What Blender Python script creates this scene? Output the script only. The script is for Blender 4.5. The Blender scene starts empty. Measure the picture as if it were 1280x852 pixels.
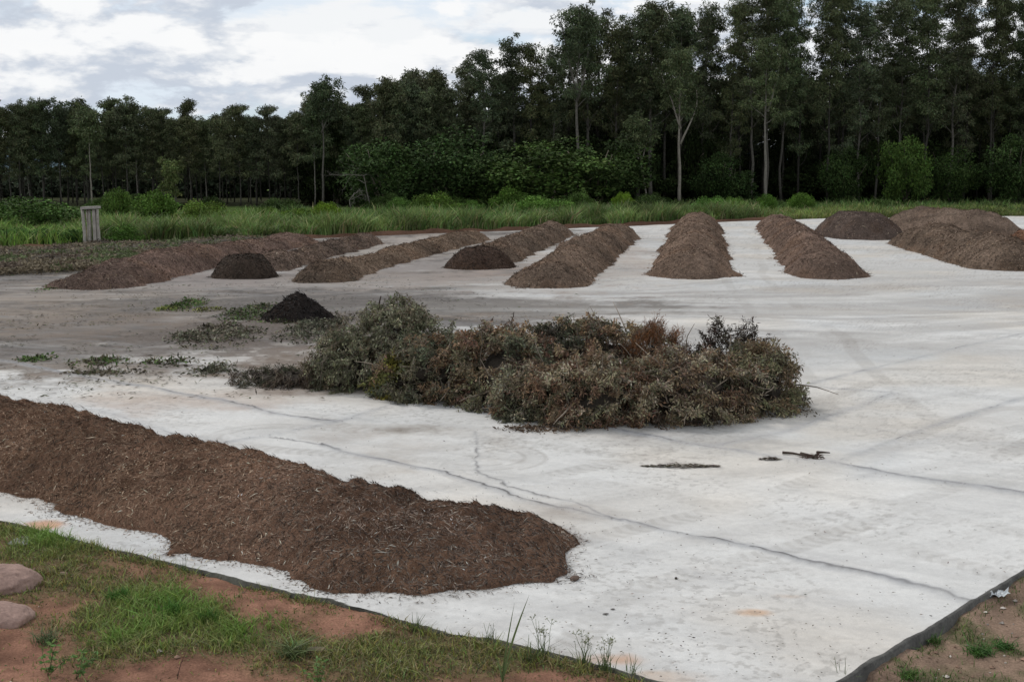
import bpy, math, random
import numpy as np
from mathutils import Vector
rng = np.random.default_rng(11)
random.seed(11)
C = bpy.context.scene.collection
sc = bpy.context.scene
R = math.radians

# ------------------------------------------------------------------ camera
F = 1545.0; HOR = 212.0; HC = 5.0
PITCH = math.atan((426 - HOR) / F)
cam = bpy.data.cameras.new('camera'); camo = bpy.data.objects.new('camera', cam); C.objects.link(camo)
cam.sensor_width = 36; cam.lens = 36 * F / 1280; cam.clip_end = 9000; cam.clip_start = .1
camo.location = (0, 0, HC); camo.rotation_euler = (math.pi / 2 - PITCH, 0, 0)
sc.camera = camo

def P(px, py, z=0.0):
    """point of the plane at height z seen in the photograph at px, py"""
    a = (px - 640) / F; b = -(py - 426) / F
    cp, sp = math.cos(PITCH), math.sin(PITCH)
    d = np.array([a, cp + b * sp, -sp + b * cp])
    t = (z - HC) / d[2]
    return np.array([d[0] * t, d[1] * t, z])
def PD(px, D, z=0.0):
    return np.array([(px - 640) / F * D * 1.0, D, z])
def ztop(py, D):
    b = -(py - 426) / F
    cp, sp = math.cos(PITCH), math.sin(PITCH)
    return HC + D * (-sp + b * cp) / (cp + b * sp)

# ------------------------------------------------------------------ noise
_perm = np.random.default_rng(5).permutation(256); _perm = np.concatenate([_perm, _perm, _perm])
_g = np.random.default_rng(6).random(1024) * 2 - 1
def vnoise(x, y, z=0.0):
    x, y, z = np.broadcast_arrays(np.asarray(x, float), np.asarray(y, float), np.asarray(z, float))
    xi, yi, zi = np.floor(x).astype(int), np.floor(y).astype(int), np.floor(z).astype(int)
    u, v, w = x - xi, y - yi, z - zi
    u = u*u*u*(u*(u*6-15)+10); v = v*v*v*(v*(v*6-15)+10); w = w*w*w*(w*(w*6-15)+10)
    def h(a, b, c): return _g[_perm[_perm[_perm[a & 255] + (b & 255)] + (c & 255)]]
    r = 0
    for a in (0, 1):
        for b in (0, 1):
            for c in (0, 1):
                r = r + h(xi+a, yi+b, zi+c) * (u if a else 1-u) * (v if b else 1-v) * (w if c else 1-w)
    return r
def fbm(x, y, z=0.0, o=4, g=.5):
    r, a, f, s = 0, 1, 1, 0
    for i in range(o):
        r = r + a * vnoise(np.asarray(x)*f + 17.3*i, np.asarray(y)*f + 5.1*i, np.asarray(z)*f + 9.7*i)
        s += a; a *= g; f *= 2.03
    return r / s * 1.15
def sstep(a, b, x):
    t = np.clip((x - a) / (b - a), 0, 1); return t*t*(3-2*t)

# ------------------------------------------------------------------ mesh builder
class MB:
    def __init__(s): s.v=[]; s.q=[]; s.c=[]; s.m=[]; s.n=0; s.sm=[]
    def add(s, v, q, c=(1,1,1), m=0, smooth=False):
        v = np.asarray(v, float).reshape(-1, 3); q = np.asarray(q, int).reshape(-1, 4)
        s.v.append(v); s.q.append(q + s.n); s.n += len(v)
        c = np.asarray(c, float)
        if c.ndim == 1: c = np.tile(c, (len(v), 1))
        s.c.append(c); s.m.append(np.full(len(q), m)); s.sm.append(np.full(len(q), smooth))
    def mesh(s, name, mats):
        v = np.concatenate(s.v); q = np.concatenate(s.q); c = np.concatenate(s.c); m = np.concatenate(s.m)
        me = bpy.data.meshes.new(name)
        me.vertices.add(len(v)); me.vertices.foreach_set('co', v.ravel())
        tri = q[:, 3] == q[:, 2]
        ln = np.where(tri, 3, 4); loops = q.ravel() if not tri.any() else np.concatenate([r[:k] for r, k in zip(q, ln)])
        me.loops.add(len(loops)); me.loops.foreach_set('vertex_index', loops.astype(np.int32))
        me.polygons.add(len(q)); st = np.concatenate([[0], np.cumsum(ln)[:-1]])
        me.polygons.foreach_set('loop_start', st.astype(np.int32)); me.polygons.foreach_set('loop_total', ln.astype(np.int32))
        me.polygons.foreach_set('material_index', m.astype(np.int32))
        me.polygons.foreach_set('use_smooth', np.concatenate(s.sm))
        a = me.color_attributes.new('Col', 'FLOAT_COLOR', 'POINT')
        a.data.foreach_set('color', np.column_stack([c, np.ones(len(c))]).ravel())
        for k in (mats if isinstance(mats, (list, tuple)) else [mats]): me.materials.append(k)
        me.update(calc_edges=True)
        return me
    def obj(s, name, mats, parent=None, loc=None):
        o = bpy.data.objects.new(name, s.mesh(name, mats)); C.objects.link(o)
        if parent is not None: o.parent = parent
        if loc is not None: o.location = loc
        return o

def tag(o, label=None, cat=None, group=None, kind=None):
    for k, v in (('label', label), ('category', cat), ('group', group), ('kind', kind)):
        if v: o[k] = v
    return o
def empty(name, loc=(0,0,0), rz=0):
    o = bpy.data.objects.new(name, None); C.objects.link(o); o.location = loc; o.rotation_euler = (0,0,rz)
    o.empty_display_size = .2
    return o
def copy_tree(o, parent=None):
    c = o.copy(); C.objects.link(c); c.parent = parent
    for ch in [x for x in KIDS.get(o.name, [])]: copy_tree(ch, c)
    return c
KIDS = {}
def bark_(): return float(rng.choice([.35, .5, .7, 1.0, 1.5], p=[.3, .3, .2, .14, .06]))
def dup_thing(root, loc, rz, s, label, group, color):
    r = root.copy(); C.objects.link(r); r.location = loc; r.rotation_euler = (0,0,rz); r.scale = s
    r['label'] = label; r['group'] = group
    for ch in KIDS[root.name]:
        c = ch.copy(); C.objects.link(c); c.parent = r; c.color = color if c.name.startswith(('crown', 'foliage')) else (bark_(),)*3 + (1,)
    return r

def norm(a): return a / np.maximum(np.linalg.norm(a, axis=-1, keepdims=True), 1e-9)
def leaves(mb, c, d, L, W, col, m=0, nrm=None):
    """kite-shaped leaves at c along d"""
    c = np.asarray(c, float); n = len(c); d = norm(np.asarray(d, float))
    if nrm is None: nrm = rng.normal(size=(n, 3))
    s = norm(np.cross(d, nrm)); up = np.cross(s, d)
    L = np.broadcast_to(L, n)[:, None]; W = np.broadcast_to(W, n)[:, None]
    v = np.stack([c, c + d*L*.42 + s*W*.5 + up*L*.05, c + d*L, c + d*L*.42 - s*W*.5 + up*L*.05], 1).reshape(-1, 3)
    col = np.asarray(col, float)
    if col.ndim == 1: col = np.tile(col, (n, 1))
    mb.add(v, np.arange(4*n).reshape(n, 4), np.repeat(col, 4, 0), m)
def blades(mb, c, lean, H, W, col, m=0, bend=.5):
    """curved grass blades rooted at c"""
    c = np.asarray(c, float); n = len(c)
    H = np.broadcast_to(H, n)[:, None]; W = np.broadcast_to(W, n)[:, None]
    up = np.array([0, 0, 1.0]); lean = np.asarray(lean, float)
    s = norm(np.column_stack([rng.normal(size=n), rng.normal(size=n), np.zeros(n)]))
    p1 = c + (up + lean*.45) * H * .5
    p2 = c + (up*(1-bend*.15) + lean*(.45+bend)) * H * .93
    v = np.stack([c - s*W*.5, c + s*W*.5, p1 - s*W*.42, p1 + s*W*.42, p2 - s*W*.06, p2 + s*W*.06], 1).reshape(-1, 3)
    k = np.arange(n)[:, None] * 6
    q = np.concatenate([k + [0, 1, 3, 2], k + [2, 3, 5, 4]], 1).reshape(-1, 4)
    col = np.asarray(col, float)
    if col.ndim == 1: col = np.tile(col, (n, 1))
    cc = np.repeat(col, 6, 0)
    mb.add(v, q, cc, m)
def tube(mb, pts, rad, col=(1,1,1), m=0, k=6):
    pts = np.asarray(pts, float); n = len(pts); rad = np.broadcast_to(rad, n)
    t = norm(np.gradient(pts, axis=0)); a = np.array([.31, .95, .07]) if abs(t[0][1]) < .8 else np.array([.95, .1, .3])
    s = norm(np.cross(t, a)); u = np.cross(t, s)
    an = np.arange(k) / k * 2 * math.pi
    v = pts[:, None] + rad[:, None, None] * (np.cos(an)[None, :, None]*s[:, None] + np.sin(an)[None, :, None]*u[:, None])
    v = v.reshape(-1, 3); q = []
    for i in range(n-1):
        for j in range(k):
            q.append((i*k+j, i*k+(j+1) % k, (i+1)*k+(j+1) % k, (i+1)*k+j))
    v = np.vstack([v, pts[-1:], pts[:1]]); e = n*k
    for j in range(k):
        q.append(((n-1)*k+j, (n-1)*k+(j+1) % k, e, e)); q.append(((j+1) % k, j, e+1, e+1))
    mb.add(v, q, col, m, True)
def rvar(base, n, v=.25, hue=.08):
    b = np.asarray(base, float)
    return np.clip(b * (1 + rng.normal(size=(n, 1))*v) * (1 + rng.normal(size=(n, 3))*hue), .004, 1)

# ------------------------------------------------------------------ materials
def mat(name, rough=.85, spec=.25, noise=None, bump=None, use_obj=False, trans=0, col=None, coord='Object'):
    """vertex colour x noise variation (x object colour)"""
    m = bpy.data.materials.new(name); m.use_nodes = True; nt = m.node_tree; N = nt.nodes; Lk = nt.links
    b = N['Principled BSDF']; b.inputs['Roughness'].default_value = rough; b.inputs['Specular IOR Level'].default_value = spec
    at = N.new('ShaderNodeAttribute'); at.attribute_name = 'Col'; out = at.outputs['Color']
    tc = N.new('ShaderNodeTexCoord')
    def mul(a, bb):
        x = N.new('ShaderNodeMix'); x.data_type = 'RGBA'; x.blend_type = 'MULTIPLY'; x.inputs[0].default_value = 1
        Lk.new(a, x.inputs[6]); Lk.new(bb, x.inputs[7]); return x.outputs[2]
    if use_obj:
        oi = N.new('ShaderNodeObjectInfo'); out = mul(out, oi.outputs['Color'])
    for sc_, lo, hi in (noise or []):
        n = N.new('ShaderNodeTexNoise'); n.inputs['Scale'].default_value = sc_; n.inputs['Detail'].default_value = 5; n.inputs['Roughness'].default_value = .62
        Lk.new(tc.outputs[coord], n.inputs['Vector'])
        mr = N.new('ShaderNodeMapRange'); mr.inputs[1].default_value = .3; mr.inputs[2].default_value = .7; mr.inputs[3].default_value = lo; mr.inputs[4].default_value = hi
        Lk.new(n.outputs['Fac'], mr.inputs[0])
        cb = N.new('ShaderNodeCombineColor'); [Lk.new(mr.outputs[0], cb.inputs[i]) for i in range(3)]
        out = mul(out, cb.outputs[0])
    Lk.new(out, b.inputs['Base Color'])
    if bump:
        n = N.new('ShaderNodeTexNoise'); n.inputs['Scale'].default_value = bump[0]; n.inputs['Detail'].default_value = 6; n.inputs['Roughness'].default_value = .65
        Lk.new(tc.outputs[coord], n.inputs['Vector'])
        bp = N.new('ShaderNodeBump'); bp.inputs['Strength'].default_value = bump[1]; bp.inputs['Distance'].default_value = bump[2]
        Lk.new(n.outputs['Fac'], bp.inputs['Height']); Lk.new(bp.outputs[0], b.inputs['Normal'])
    if trans:
        tr = N.new('ShaderNodeBsdfTranslucent'); Lk.new(out, tr.inputs[0])
        mx = N.new('ShaderNodeMixShader'); mx.inputs[0].default_value = trans
        Lk.new(b.outputs[0], mx.inputs[1]); Lk.new(tr.outputs[0], mx.inputs[2]); Lk.new(mx.outputs[0], N['Material Output'].inputs[0])
    return m
M_slab = mat('dusty_pale_slab', .95, .06, [(1.2, .95, 1.05), (9, .93, 1.06), (60, .9, 1.07)], (45, .35, .01))
M_soil = mat('red_soil', .97, .03, [(3, .8, 1.15), (40, .65, 1.25)], (35, .8, .03))
M_ground = M_soil
M_compost = mat('shredded_compost', .95, .03, [(2.2, .8, 1.2), (14, .75, 1.2), (55, .6, 1.35)], (50, 1, .05))
M_compostfar = mat('shredded_compost_coarse', .95, .03, [(.8, .85, 1.15), (5, .75, 1.2), (14, .7, 1.3)], (9, .9, .12))
M_dark = mat('dark_screened_compost', .95, .05, [(4, .85, 1.15), (30, .7, 1.25)], (40, .8, .03))
M_chip = mat('shredded_fibre', .85, .15)
M_leaf = mat('tree_leaf', .8, .12, use_obj=True)
M_bark = mat('pale_bark', .9, .1, [(3, .7, 1.2), (14, .75, 1.2)], (12, .6, .02), use_obj=True)
M_cut = mat('wilted_leaf', .8, .15, trans=.1)
M_twig = mat('twig', .9, .1, [(20, .7, 1.2)])
M_grass = mat('grass_blade', .7, .2, trans=.2)
M_rock = mat('pink_granite', .9, .2, [(4, .8, 1.15), (30, .8, 1.15)], (25, .7, .02))
M_kerb = mat('dark_liner_edge', .8, .25, [(3, .7, 1.3), (25, .7, 1.25)], (20, .6, .02))
M_wood = mat('weathered_wood', .9, .1, [(4, .75, 1.2), (25, .8, 1.15)], (18, .5, .01))
M_paint = mat('painted_sheet', .6, .3, [(.5, .9, 1.05)])

# ------------------------------------------------------------------ slab outline
E1a, E1b = P(0, 650), P(820, 852); E2a, E2b = P(1050, 852), P(1280, 712)
def isect(a, b, c, d):
    r = (b-a)[:2]; s = (d-c)[:2]; t = ((c-a)[0]*s[1] - (c-a)[1]*s[0]) / (r[0]*s[1] - r[1]*s[0]); return a[:2] + t*r
CORN = isect(E1a, E1b, E2a, E2b)
dL = norm((E1a-E1b)[:2]); dR = norm((E2b-E2a)[:2])
FAR = np.array([P(-260, 330)[:2], P(0, 315)[:2], P(250, 305)[:2], P(400, 298)[:2], P(620, 289)[:2], P(780, 283)[:2], P(880, 278)[:2], P(1040, 273)[:2], P(1280, 270)[:2], P(1450, 269)[:2], P(1700, 268)[:2]])
TL, TR = -.62, .60
def Dnear(t):
    # ray x = t*y with the two near edges (left edge wavers a little)
    def hit(p, d): # p + s d
        s = (p[0] - t*p[1]) / (t*d[1] - d[0]); return p[1] + s*d[1]
    a = hit(CORN, dL); b = hit(CORN, dR)
    tc = CORN[0] / CORN[1]
    return np.where(t < tc, a, b)
def Dfar(t):
    ft = FAR[:, 0] / FAR[:, 1]; return np.interp(t, ft, FAR[:, 1])

# dirt on the slab, all in world metres
def seglines(X, Y, pts, half):
    W = [P(*p)[:2] for p in pts]; d = np.full(X.shape, 1e9)
    wob = fbm(X*1.3, Y*1.3, 3.3, 3) * .12 + fbm(X*6, Y*6, 8., 2)*.03
    for a, b in zip(W[:-1], W[1:]):
        ab = b - a; t = np.clip(((X-a[0])*ab[0] + (Y-a[1])*ab[1]) / (ab@ab), 0, 1)
        d = np.minimum(d, np.hypot(X-a[0]-t*ab[0] + wob, Y-a[1]-t*ab[1] + wob*.7))
    return d
LINES = [  # polyline in photo pixels, strength, width of stain, core
 ([(400,556),(480,575),(560,590),(650,625),(780,649),(850,665),(945,682),(1000,698),(1069,713),(1152,733),(1214,748)], 1.0, .16, .025),
 ([(591,540),(598,588),(631,608),(671,619),(726,630),(777,650)], .75, .07, .022),
 ([(760,534),(883,558),(958,568),(1036,578),(1131,595),(1276,616),(1330,624)], .9, .22, .02),
 ([(896,556),(987,537),(1048,516),(1094,500),(1112,491),(1010,482)], .8, .22, .02),
 ([(1048,576),(1131,545),(1193,523),(1268,500),(1330,482)], .7, .2, .02),
 ([(0,450),(105,471),(183,484),(278,500),(360,518),(393,524),(420,527)], .9, .2, .03),
 ([(284,552),(340,543),(397,532),(430,524),(520,495)], .7, .2, .02),
 ([(340,546),(400,556),(430,562)], .9, .06, .03),
 ([(1010,480),(1110,456),(1200,434),(1330,405)], .55, .2, .03),
 ([(0,492),(120,512),(230,545),(330,585)], .35, .3, .02),
 ([(560,640),(700,660),(800,700),(960,740),(1080,752)], .25, .3, .0),
 ([(700,470),(900,430),(1100,395),(1330,372)], .3, .5, .0),
 ([(1080,596),(1120,560),(1200,540)], .25, .3, .0),
]
BLOBS = [ # px, py, rx px, ry px, strength, colour
 (230,400,300,30,.75,(.16,.128,.105)), (60,375,260,30,.5,(.24,.20,.165)), (340,418,170,34,1.5,(.12,.10,.088)), (370,450,110,26,.9,(.17,.135,.11)),
 (330,470,80,12,.7,(.17,.13,.10)), (420,380,340,15,1.5,(.12,.108,.10)), (660,384,240,12,.95,(.18,.165,.15)),
 (290,345,150,17,1.0,(.23,.20,.185)), (480,345,150,17,.9,(.26,.225,.20)), (560,330,140,14,1.0,(.24,.215,.20)), (700,335,60,30,.75,(.31,.265,.23)), (770,318,60,26,.7,(.36,.31,.275)),
 (620,345,90,14,.6,(.27,.22,.19)), (450,312,170,12,.9,(.30,.27,.24)), (540,300,110,8,.8,(.32,.28,.25)),
 (520,560,110,26,.35,(.34,.29,.24)), (420,545,60,12,.5,(.25,.20,.16)), (700,640,70,14,.6,(.27,.23,.20)), (660,660,60,16,.6,(.22,.19,.17)), (945,765,32,6,.8,(.52,.36,.25)), (990,745,30,5,.5,(.54,.40,.30)),
 (60,655,35,9,.8,(.50,.30,.20)), (760,822,60,10,.7,(.50,.30,.19)), (830,845,60,8,.5,(.50,.34,.22)),
 (250,500,160,16,.5,(.38,.30,.25)), (1120,430,240,14,.3,(.30,.28,.26)), (900,420,240,8,.4,(.28,.26,.24)), (160,475,90,10,.4,(.30,.25,.2)),
 (500,535,45,6,.7,(.2,.17,.14)), (1200,600,90,10,.35,(.36,.35,.33)), (1250,560,60,8,.3,(.36,.35,.34)), (860,548,150,14,.5,(.30,.28,.26)), (400,487,110,10,.8,(.22,.18,.15)),(1000,512,25,6,.6,(.2,.18,.15)),
]
TRACKS = [[(1290,520),(1000,640),(700,720),(560,840)], [(1290,700),(1050,640),(800,590),(560,560),(330,545)], [(1290,470),(1050,470),(800,545),(640,585)], [(1280,395),(1000,390),(700,385),(300,375),(0,372)],
 [(0,455),(200,440),(330,470),(460,520),(600,570)], [(1290,350),(1100,372),(800,372),(500,366),(100,384)], [(925,300),(930,350),(1010,420),(1100,520)]]
def tracks(X, Y):
    out = np.zeros(X.shape)
    for n_, pts in enumerate(TRACKS):
        W = [P(*p)[:2] for p in pts]; best = np.full(X.shape, 1e9); sg = np.zeros(X.shape); al = np.zeros(X.shape); L0 = 0
        for a, b in zip(W[:-1], W[1:]):
            ab = b-a; Ln = np.hypot(*ab); t = np.clip(((X-a[0])*ab[0]+(Y-a[1])*ab[1])/Ln**2, 0, 1); dx = X-a[0]-t*ab[0]; dy = Y-a[1]-t*ab[1]
            d = np.hypot(dx, dy); m = d < best; best = np.where(m, d, best); sg = np.where(m, np.sign(dx*ab[1]-dy*ab[0]), sg); al = np.where(m, L0+t*Ln, al); L0 += Ln
        o = sg*best + .15*vnoise(X*.3, Y*.3, n_)
        for c0 in (-.95, .95):
            u = (o-c0)/.24; band = sstep(1.05, .8, abs(u)); tread = .45+.55*sstep(-.2, .5, np.sin((al+abs(u)*.12)*2*math.pi/.22))
            out = np.maximum(out, band*np.where(Y < 30, tread, .65)*np.clip(.5+1.1*fbm(X*.5, Y*.5, n_*3.3, 4), 0, 1))
    return out
def slab_fields(X, Y):
    base = np.array([.575, .57, .56])
    c = np.tile(base, (X.size, 1)).reshape(X.shape + (3,))
    n1 = fbm(X*.16, Y*.16, 1, 4); n2 = fbm(X*.9, Y*.9, 2, 4); n3 = fbm(X*3.1, Y*3.1, 4, 3)
    c = c * (1 + .07*n1 + .05*n2 + .035*n3)[..., None]
    warm = sstep(-.1, .7, fbm(X*.25+9, Y*.25, 6, 3))[..., None]
    c = c * (1 + warm * np.array([.01, -.04, -.10])) * np.array([1.0, .985, .96])
    cool = sstep(.0, .7, fbm(X*.22-31, Y*.22, 2.5, 3))[..., None]
    c = c * (1 + cool * np.array([-.05, -.025, .0]))
    # overall photo gradient of dirt: left-far is browner
    u = X + 18; lf = sstep(28, 5, u) * sstep(24, 40, Y)
    mud = sstep(-.45, .25, fbm(X*.25+.1*Y, Y*.4, 7, 5)) * lf * .85
    c = c*(1-mud[..., None]) + mud[..., None]*np.array([.27, .235, .21])
    # tracks running along the windrow ends
    wx = fbm(X*.07, Y*.07, 41, 3)*2.2; tr = fbm(X*.07 + Y*.02, Y*.55 - X*.07 + wx, 12, 5, .6); tr = sstep(.0, .3, tr) * sstep(28, 38, Y) * sstep(66, 50, Y) * (.35+.55*sstep(14, -12, X))
    c = c*(1-tr[..., None]) + tr[..., None]*np.array([.19, .17, .155])
    wh = fbm(X*.08+40 + Y*.02, Y*.6 - X*.08 + wx, 15, 5, .6); wh = sstep(.12, .4, wh) * sstep(28, 38, Y) * sstep(75, 50, Y) * .55
    # the broad trodden dirt field, left and between the left windrows
    T = X/np.maximum(Y, 1); fine = fbm(X*1.7+.4*Y, Y*1.3, 51, 6, .68); mid_ = fbm(X*.22, Y*.5, 52, 5, .6); big_ = fbm(X*.09, Y*.16, 53, 4)
    lo_ = 29.5 + 5.5*sstep(-.42, -.12, T) + 3.5*sstep(-.1, .05, T) + 6*sstep(.0, .25, T)
    a1 = sstep(-1.5, 3.5, Y - lo_ + 7*mid_ + 3*fine) * (1 - sstep(-.06, .12, T + .12*big_ + .05*mid_)*.82)
    a1 = a1 * (1 - .6*sstep(.16, .46, fbm(X*.11+3, Y*.42 - X*.05, 54, 5, .58))) 
    dcol = np.array([.135, .112, .094])*(1+1.1*fine+.6*mid_)[..., None]; gk = sstep(-.1, .35, fbm(X*.13, Y*.3, 55, 4))[..., None]*.7; dcol = dcol*(1-gk) + gk*np.array([.095, .086, .082])*(1+.6*fine)[..., None]
    dcol = np.clip(dcol, .04, .34); a1 = np.clip(a1*(1.08+.35*fine), 0, .98)[..., None]; c = c*(1-a1) + a1*dcol
    # thin leachate and dust everywhere
    du = sstep(.0, .45, fbm(X*.3+.3*Y, Y*.9, 61, 6, .65))*.16; c = c*(1-du[..., None]) + du[..., None]*np.array([.33, .29, .25])
    # wheel marks near
    ang = -.55; xr = X*math.cos(ang) - Y*math.sin(ang); yr = X*math.sin(ang) + Y*math.cos(ang)
    w2 = sstep(.05, .45, fbm(xr*.12, yr*1.6, 21, 5, .6)) * .22
    c = c*(1-w2[..., None]) + w2[..., None]*np.array([.36, .345, .33])
    ang = .45; xr = X*math.cos(ang) - Y*math.sin(ang); yr = X*math.sin(ang) + Y*math.cos(ang)
    w3 = sstep(.05, .45, fbm(xr*.1, yr*1.9, 31, 5, .6)) * .2
    c = c*(1-w3[..., None]) + w3[..., None]*np.array([.34, .335, .33])
    edge = fbm(X*.9, Y*.8, 4.4, 6, .62) * 1.1
    st = fbm(X*.35, Y*2.0, 14.4, 4)
    for px, py, rx, ry, s, cc in BLOBS:
        a = P(px, py)[:2]; sx = abs(P(px+rx, py)[0] - a[0]); sy = abs(P(px, max(py-ry, HOR+30))[1] - P(px, py+ry)[1]) / 2
        d = np.hypot((X-a[0])/sx, (Y-a[1])/sy)
        k = np.clip(sstep(1.25, .35, d + edge*.8 + st*.25) * s * (.8 + .5*n2 + .7*fine), 0, .93)[..., None]
        c = c*(1-k) + k*np.array(cc)
    wh = wh*(.6 - .42*sstep(.05, -.08, X/np.maximum(Y, 1))); c = c*(1-wh[..., None]) + wh[..., None]*np.array([.45, .44, .42])
    k = (tracks(X, Y)*.36)[..., None]; c = c*(1-k) + k*np.array([.24, .215, .19])
    spk = sstep(.22, .5, fbm(X*9, Y*9, 3, 3, .7))*sstep(-.3, .4, fbm(X*.4, Y*.4, 17, 4))*.35; c = c*(1-spk[..., None]) + spk[..., None]*np.array([.22, .20, .18])
    Z = .012*fbm(X*.35, Y*.35, 5, 3) + .004*fbm(X*3, Y*3, 9, 2)
    for pts, s, w, core in LINES:
        d = seglines(X, Y, pts, w); w = w*.7
        brk = sstep(-.5, .3, fbm(X*.7, Y*.7, 33, 3)) * .6 + .4
        k = (np.exp(-(d/w)**2) * .72 * s * (.8+.6*n2))[..., None]; k = np.clip(k, 0, 1)
        c = c*(1-k) + k*np.array([.30, .30, .31])
        if core:
            k = (np.exp(-(d/core)**2) * .95 * s * brk)[..., None]; c = c*(1-k) + k*np.array([.09, .085, .08])
        Z += np.exp(-(d/(w*.55))**2) * .03 * s * brk
    return c, Z

EDGE = 0
def build_slab():
    ts = np.concatenate([np.linspace(TL, -.44, 40)[:-1], np.linspace(-.44, .44, 860), np.linspace(.44, TR, 40)[1:]])
    tc = CORN[0]/CORN[1]; i = np.argmin(abs(ts - tc)); ts[i] = tc
    nr = 620; s = np.linspace(0, 1, nr)
    dn = Dnear(ts); df = Dfar(ts)
    # the near edge wavers like a hand-laid liner
    wv = .07*vnoise(ts*14, 0, 3) + .03*vnoise(ts*60, 0, 5) + .012*vnoise(ts*210, 0, 8); dn = dn + np.where(abs(ts-tc) < .02, 0, wv) * dn/12
    df = df * (1 + .012*fbm(ts*30, 2., 1, 3))
    Yg = 1 / ((1-s)[:, None]/dn[None] + s[:, None]/df[None]); Xg = Yg*ts[None]
    col, Z = slab_fields(Xg, Yg)
    V = np.stack([Xg, Yg, Z], -1).reshape(-1, 3); nc = len(ts)
    idx = np.arange(nr*nc).reshape(nr, nc)
    q = np.stack([idx[:-1, :-1], idx[:-1, 1:], idx[1:, 1:], idx[1:, :-1]], -1).reshape(-1, 4)
    mb = MB(); mb.add(V, q, col.reshape(-1, 3), 0, True)
    tag(mb.obj('pavement', M_slab), kind='structure')
    return np.column_stack([Xg[0], Yg[0], Z[0]]), ts
edge, ets = build_slab()

# kerb: the turned-up dark liner / upstand along the two near edges
def build_kerb():
    mb = MB(); tcn = CORN[0]/CORN[1]
    for side in (0, 1):
        sel = ets <= tcn + 1e-9 if side == 0 else ets >= tcn - 1e-9
        p = edge[sel]; 
        n = np.array([-dL[1], dL[0]]) if side == 0 else np.array([dR[1], -dR[0]])
        if side == 0 and n[1] > 0: n = -n
        w = .022 if side == 0 else .05
        h = .22
        jig = (fbm(p[:, 0]*2.2, p[:, 1]*2.2, 3, 3))[:, None]
        top = (.004 if side == 0 else .014) + .03*jig[:, 0]
        a = np.column_stack([p[:, :2] - n*.012, p[:, 2] + .006 + top*.4]); b = np.column_stack([p[:, :2] + n*w*(.8+.9*jig), p[:, 2] + top])
        c = np.column_stack([p[:, :2] + n*(w+.03+.04*jig), np.full(len(p), -h)])
        V = np.stack([a, b, c], 1).reshape(-1, 3); k = np.arange(len(p)-1)[:, None]*3
        q = np.concatenate([k+[0,3,4,1], k+[1,4,5,2]], 1).reshape(-1, 4)
        nn = len(V); col = np.tile([.085, .08, .072], (nn, 1)) * (1 + .35*fbm(V[:, 0]*5, V[:, 1]*5, V[:, 2]*9, 3))[:, None]
        if side == 0: col = col*[.75, .78, .68]
        mb.add(V, q, col, 0, True)
    tag(mb.obj('kerb', M_kerb), kind='structure')
build_kerb()

# ------------------------------------------------------------------ ground sheet
def slabdist(X, Y):
    """>0 outside the near edges of the slab (towards the camera / right)"""
    nL = np.array([dL[1], -dL[0]]); nL = nL if nL[1] < 0 else -nL
    nR = np.array([dR[1], -dR[0]])
    a = (X-CORN[0])*nL[0] + (Y-CORN[1])*nL[1]; b = (X-CORN[0])*nR[0] + (Y-CORN[1])*nR[1]
    return a, b
GBLOB = [ # grass (1) patches in the left corner: px,py,rx,ry
 (60,690,110,35,1), (210,770,120,38,1.2), (330,800,90,25,.9), (30,740,60,20,.6), (120,735,60,15,.6), (160,820,70,20,.5), (430,835,90,18,.8), (560,815,110,22,.9), (480,800,60,14,.5), (620,835,70,20,.9), (100,665,110,16,.9), (250,720,50,9,.5), (380,770,40,8,.4), (720,845,60,10,.9), (500,850,60,12,.8),
 (330,765,60,25,-.9), (290,735,60,14,-.9), (440,790,70,12,-.9), (215,845,70,12,-.9), (680,848,45,9,-.8), (20,825,50,30,-1), (380,835,45,10,-.5), (70,765,30,12,-.6), (0,690,15,6,-.4),
]
def grassmask(X, Y):
    m = np.full(np.shape(X), .17)
    e = fbm(X*1.4, Y*1.4, 6, 4)
    for px, py, rx, ry, s in GBLOB:
        a = P(px, py, -.08)[:2]; sx = rx/F*a[1]*1.02; sy = abs(P(px, py-ry)[1] - P(px, py+ry)[1])/2
        d = np.hypot((X-a[0])/sx, (Y-a[1])/sy); m = m + s*np.exp(-d*d*1.1)
    return np.clip(m + .35*e, 0, 1)
def near_z(X, Y, a, b):
    left = sstep(-.02, .5, a); 
    zl = -.03 + .05*fbm(X*.8, Y*.8, 2, 4)*sstep(.05, .8, a) + .05*sstep(1, 5, a) + .02*fbm(X*5, Y*5, 1, 2)
    zr = -.125 + .07*sstep(.0, .35, vnoise(X*1.3, Y*1.3, 5))*sstep(.5, .1, b) + .035*fbm(X*.9, Y*.9, 4, 4)*sstep(.05, .8, b) + .015*fbm(X*6, Y*6, 1, 2)
    w = sstep(-.3, .3, a - b)
    return zl*w + zr*(1-w)
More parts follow.
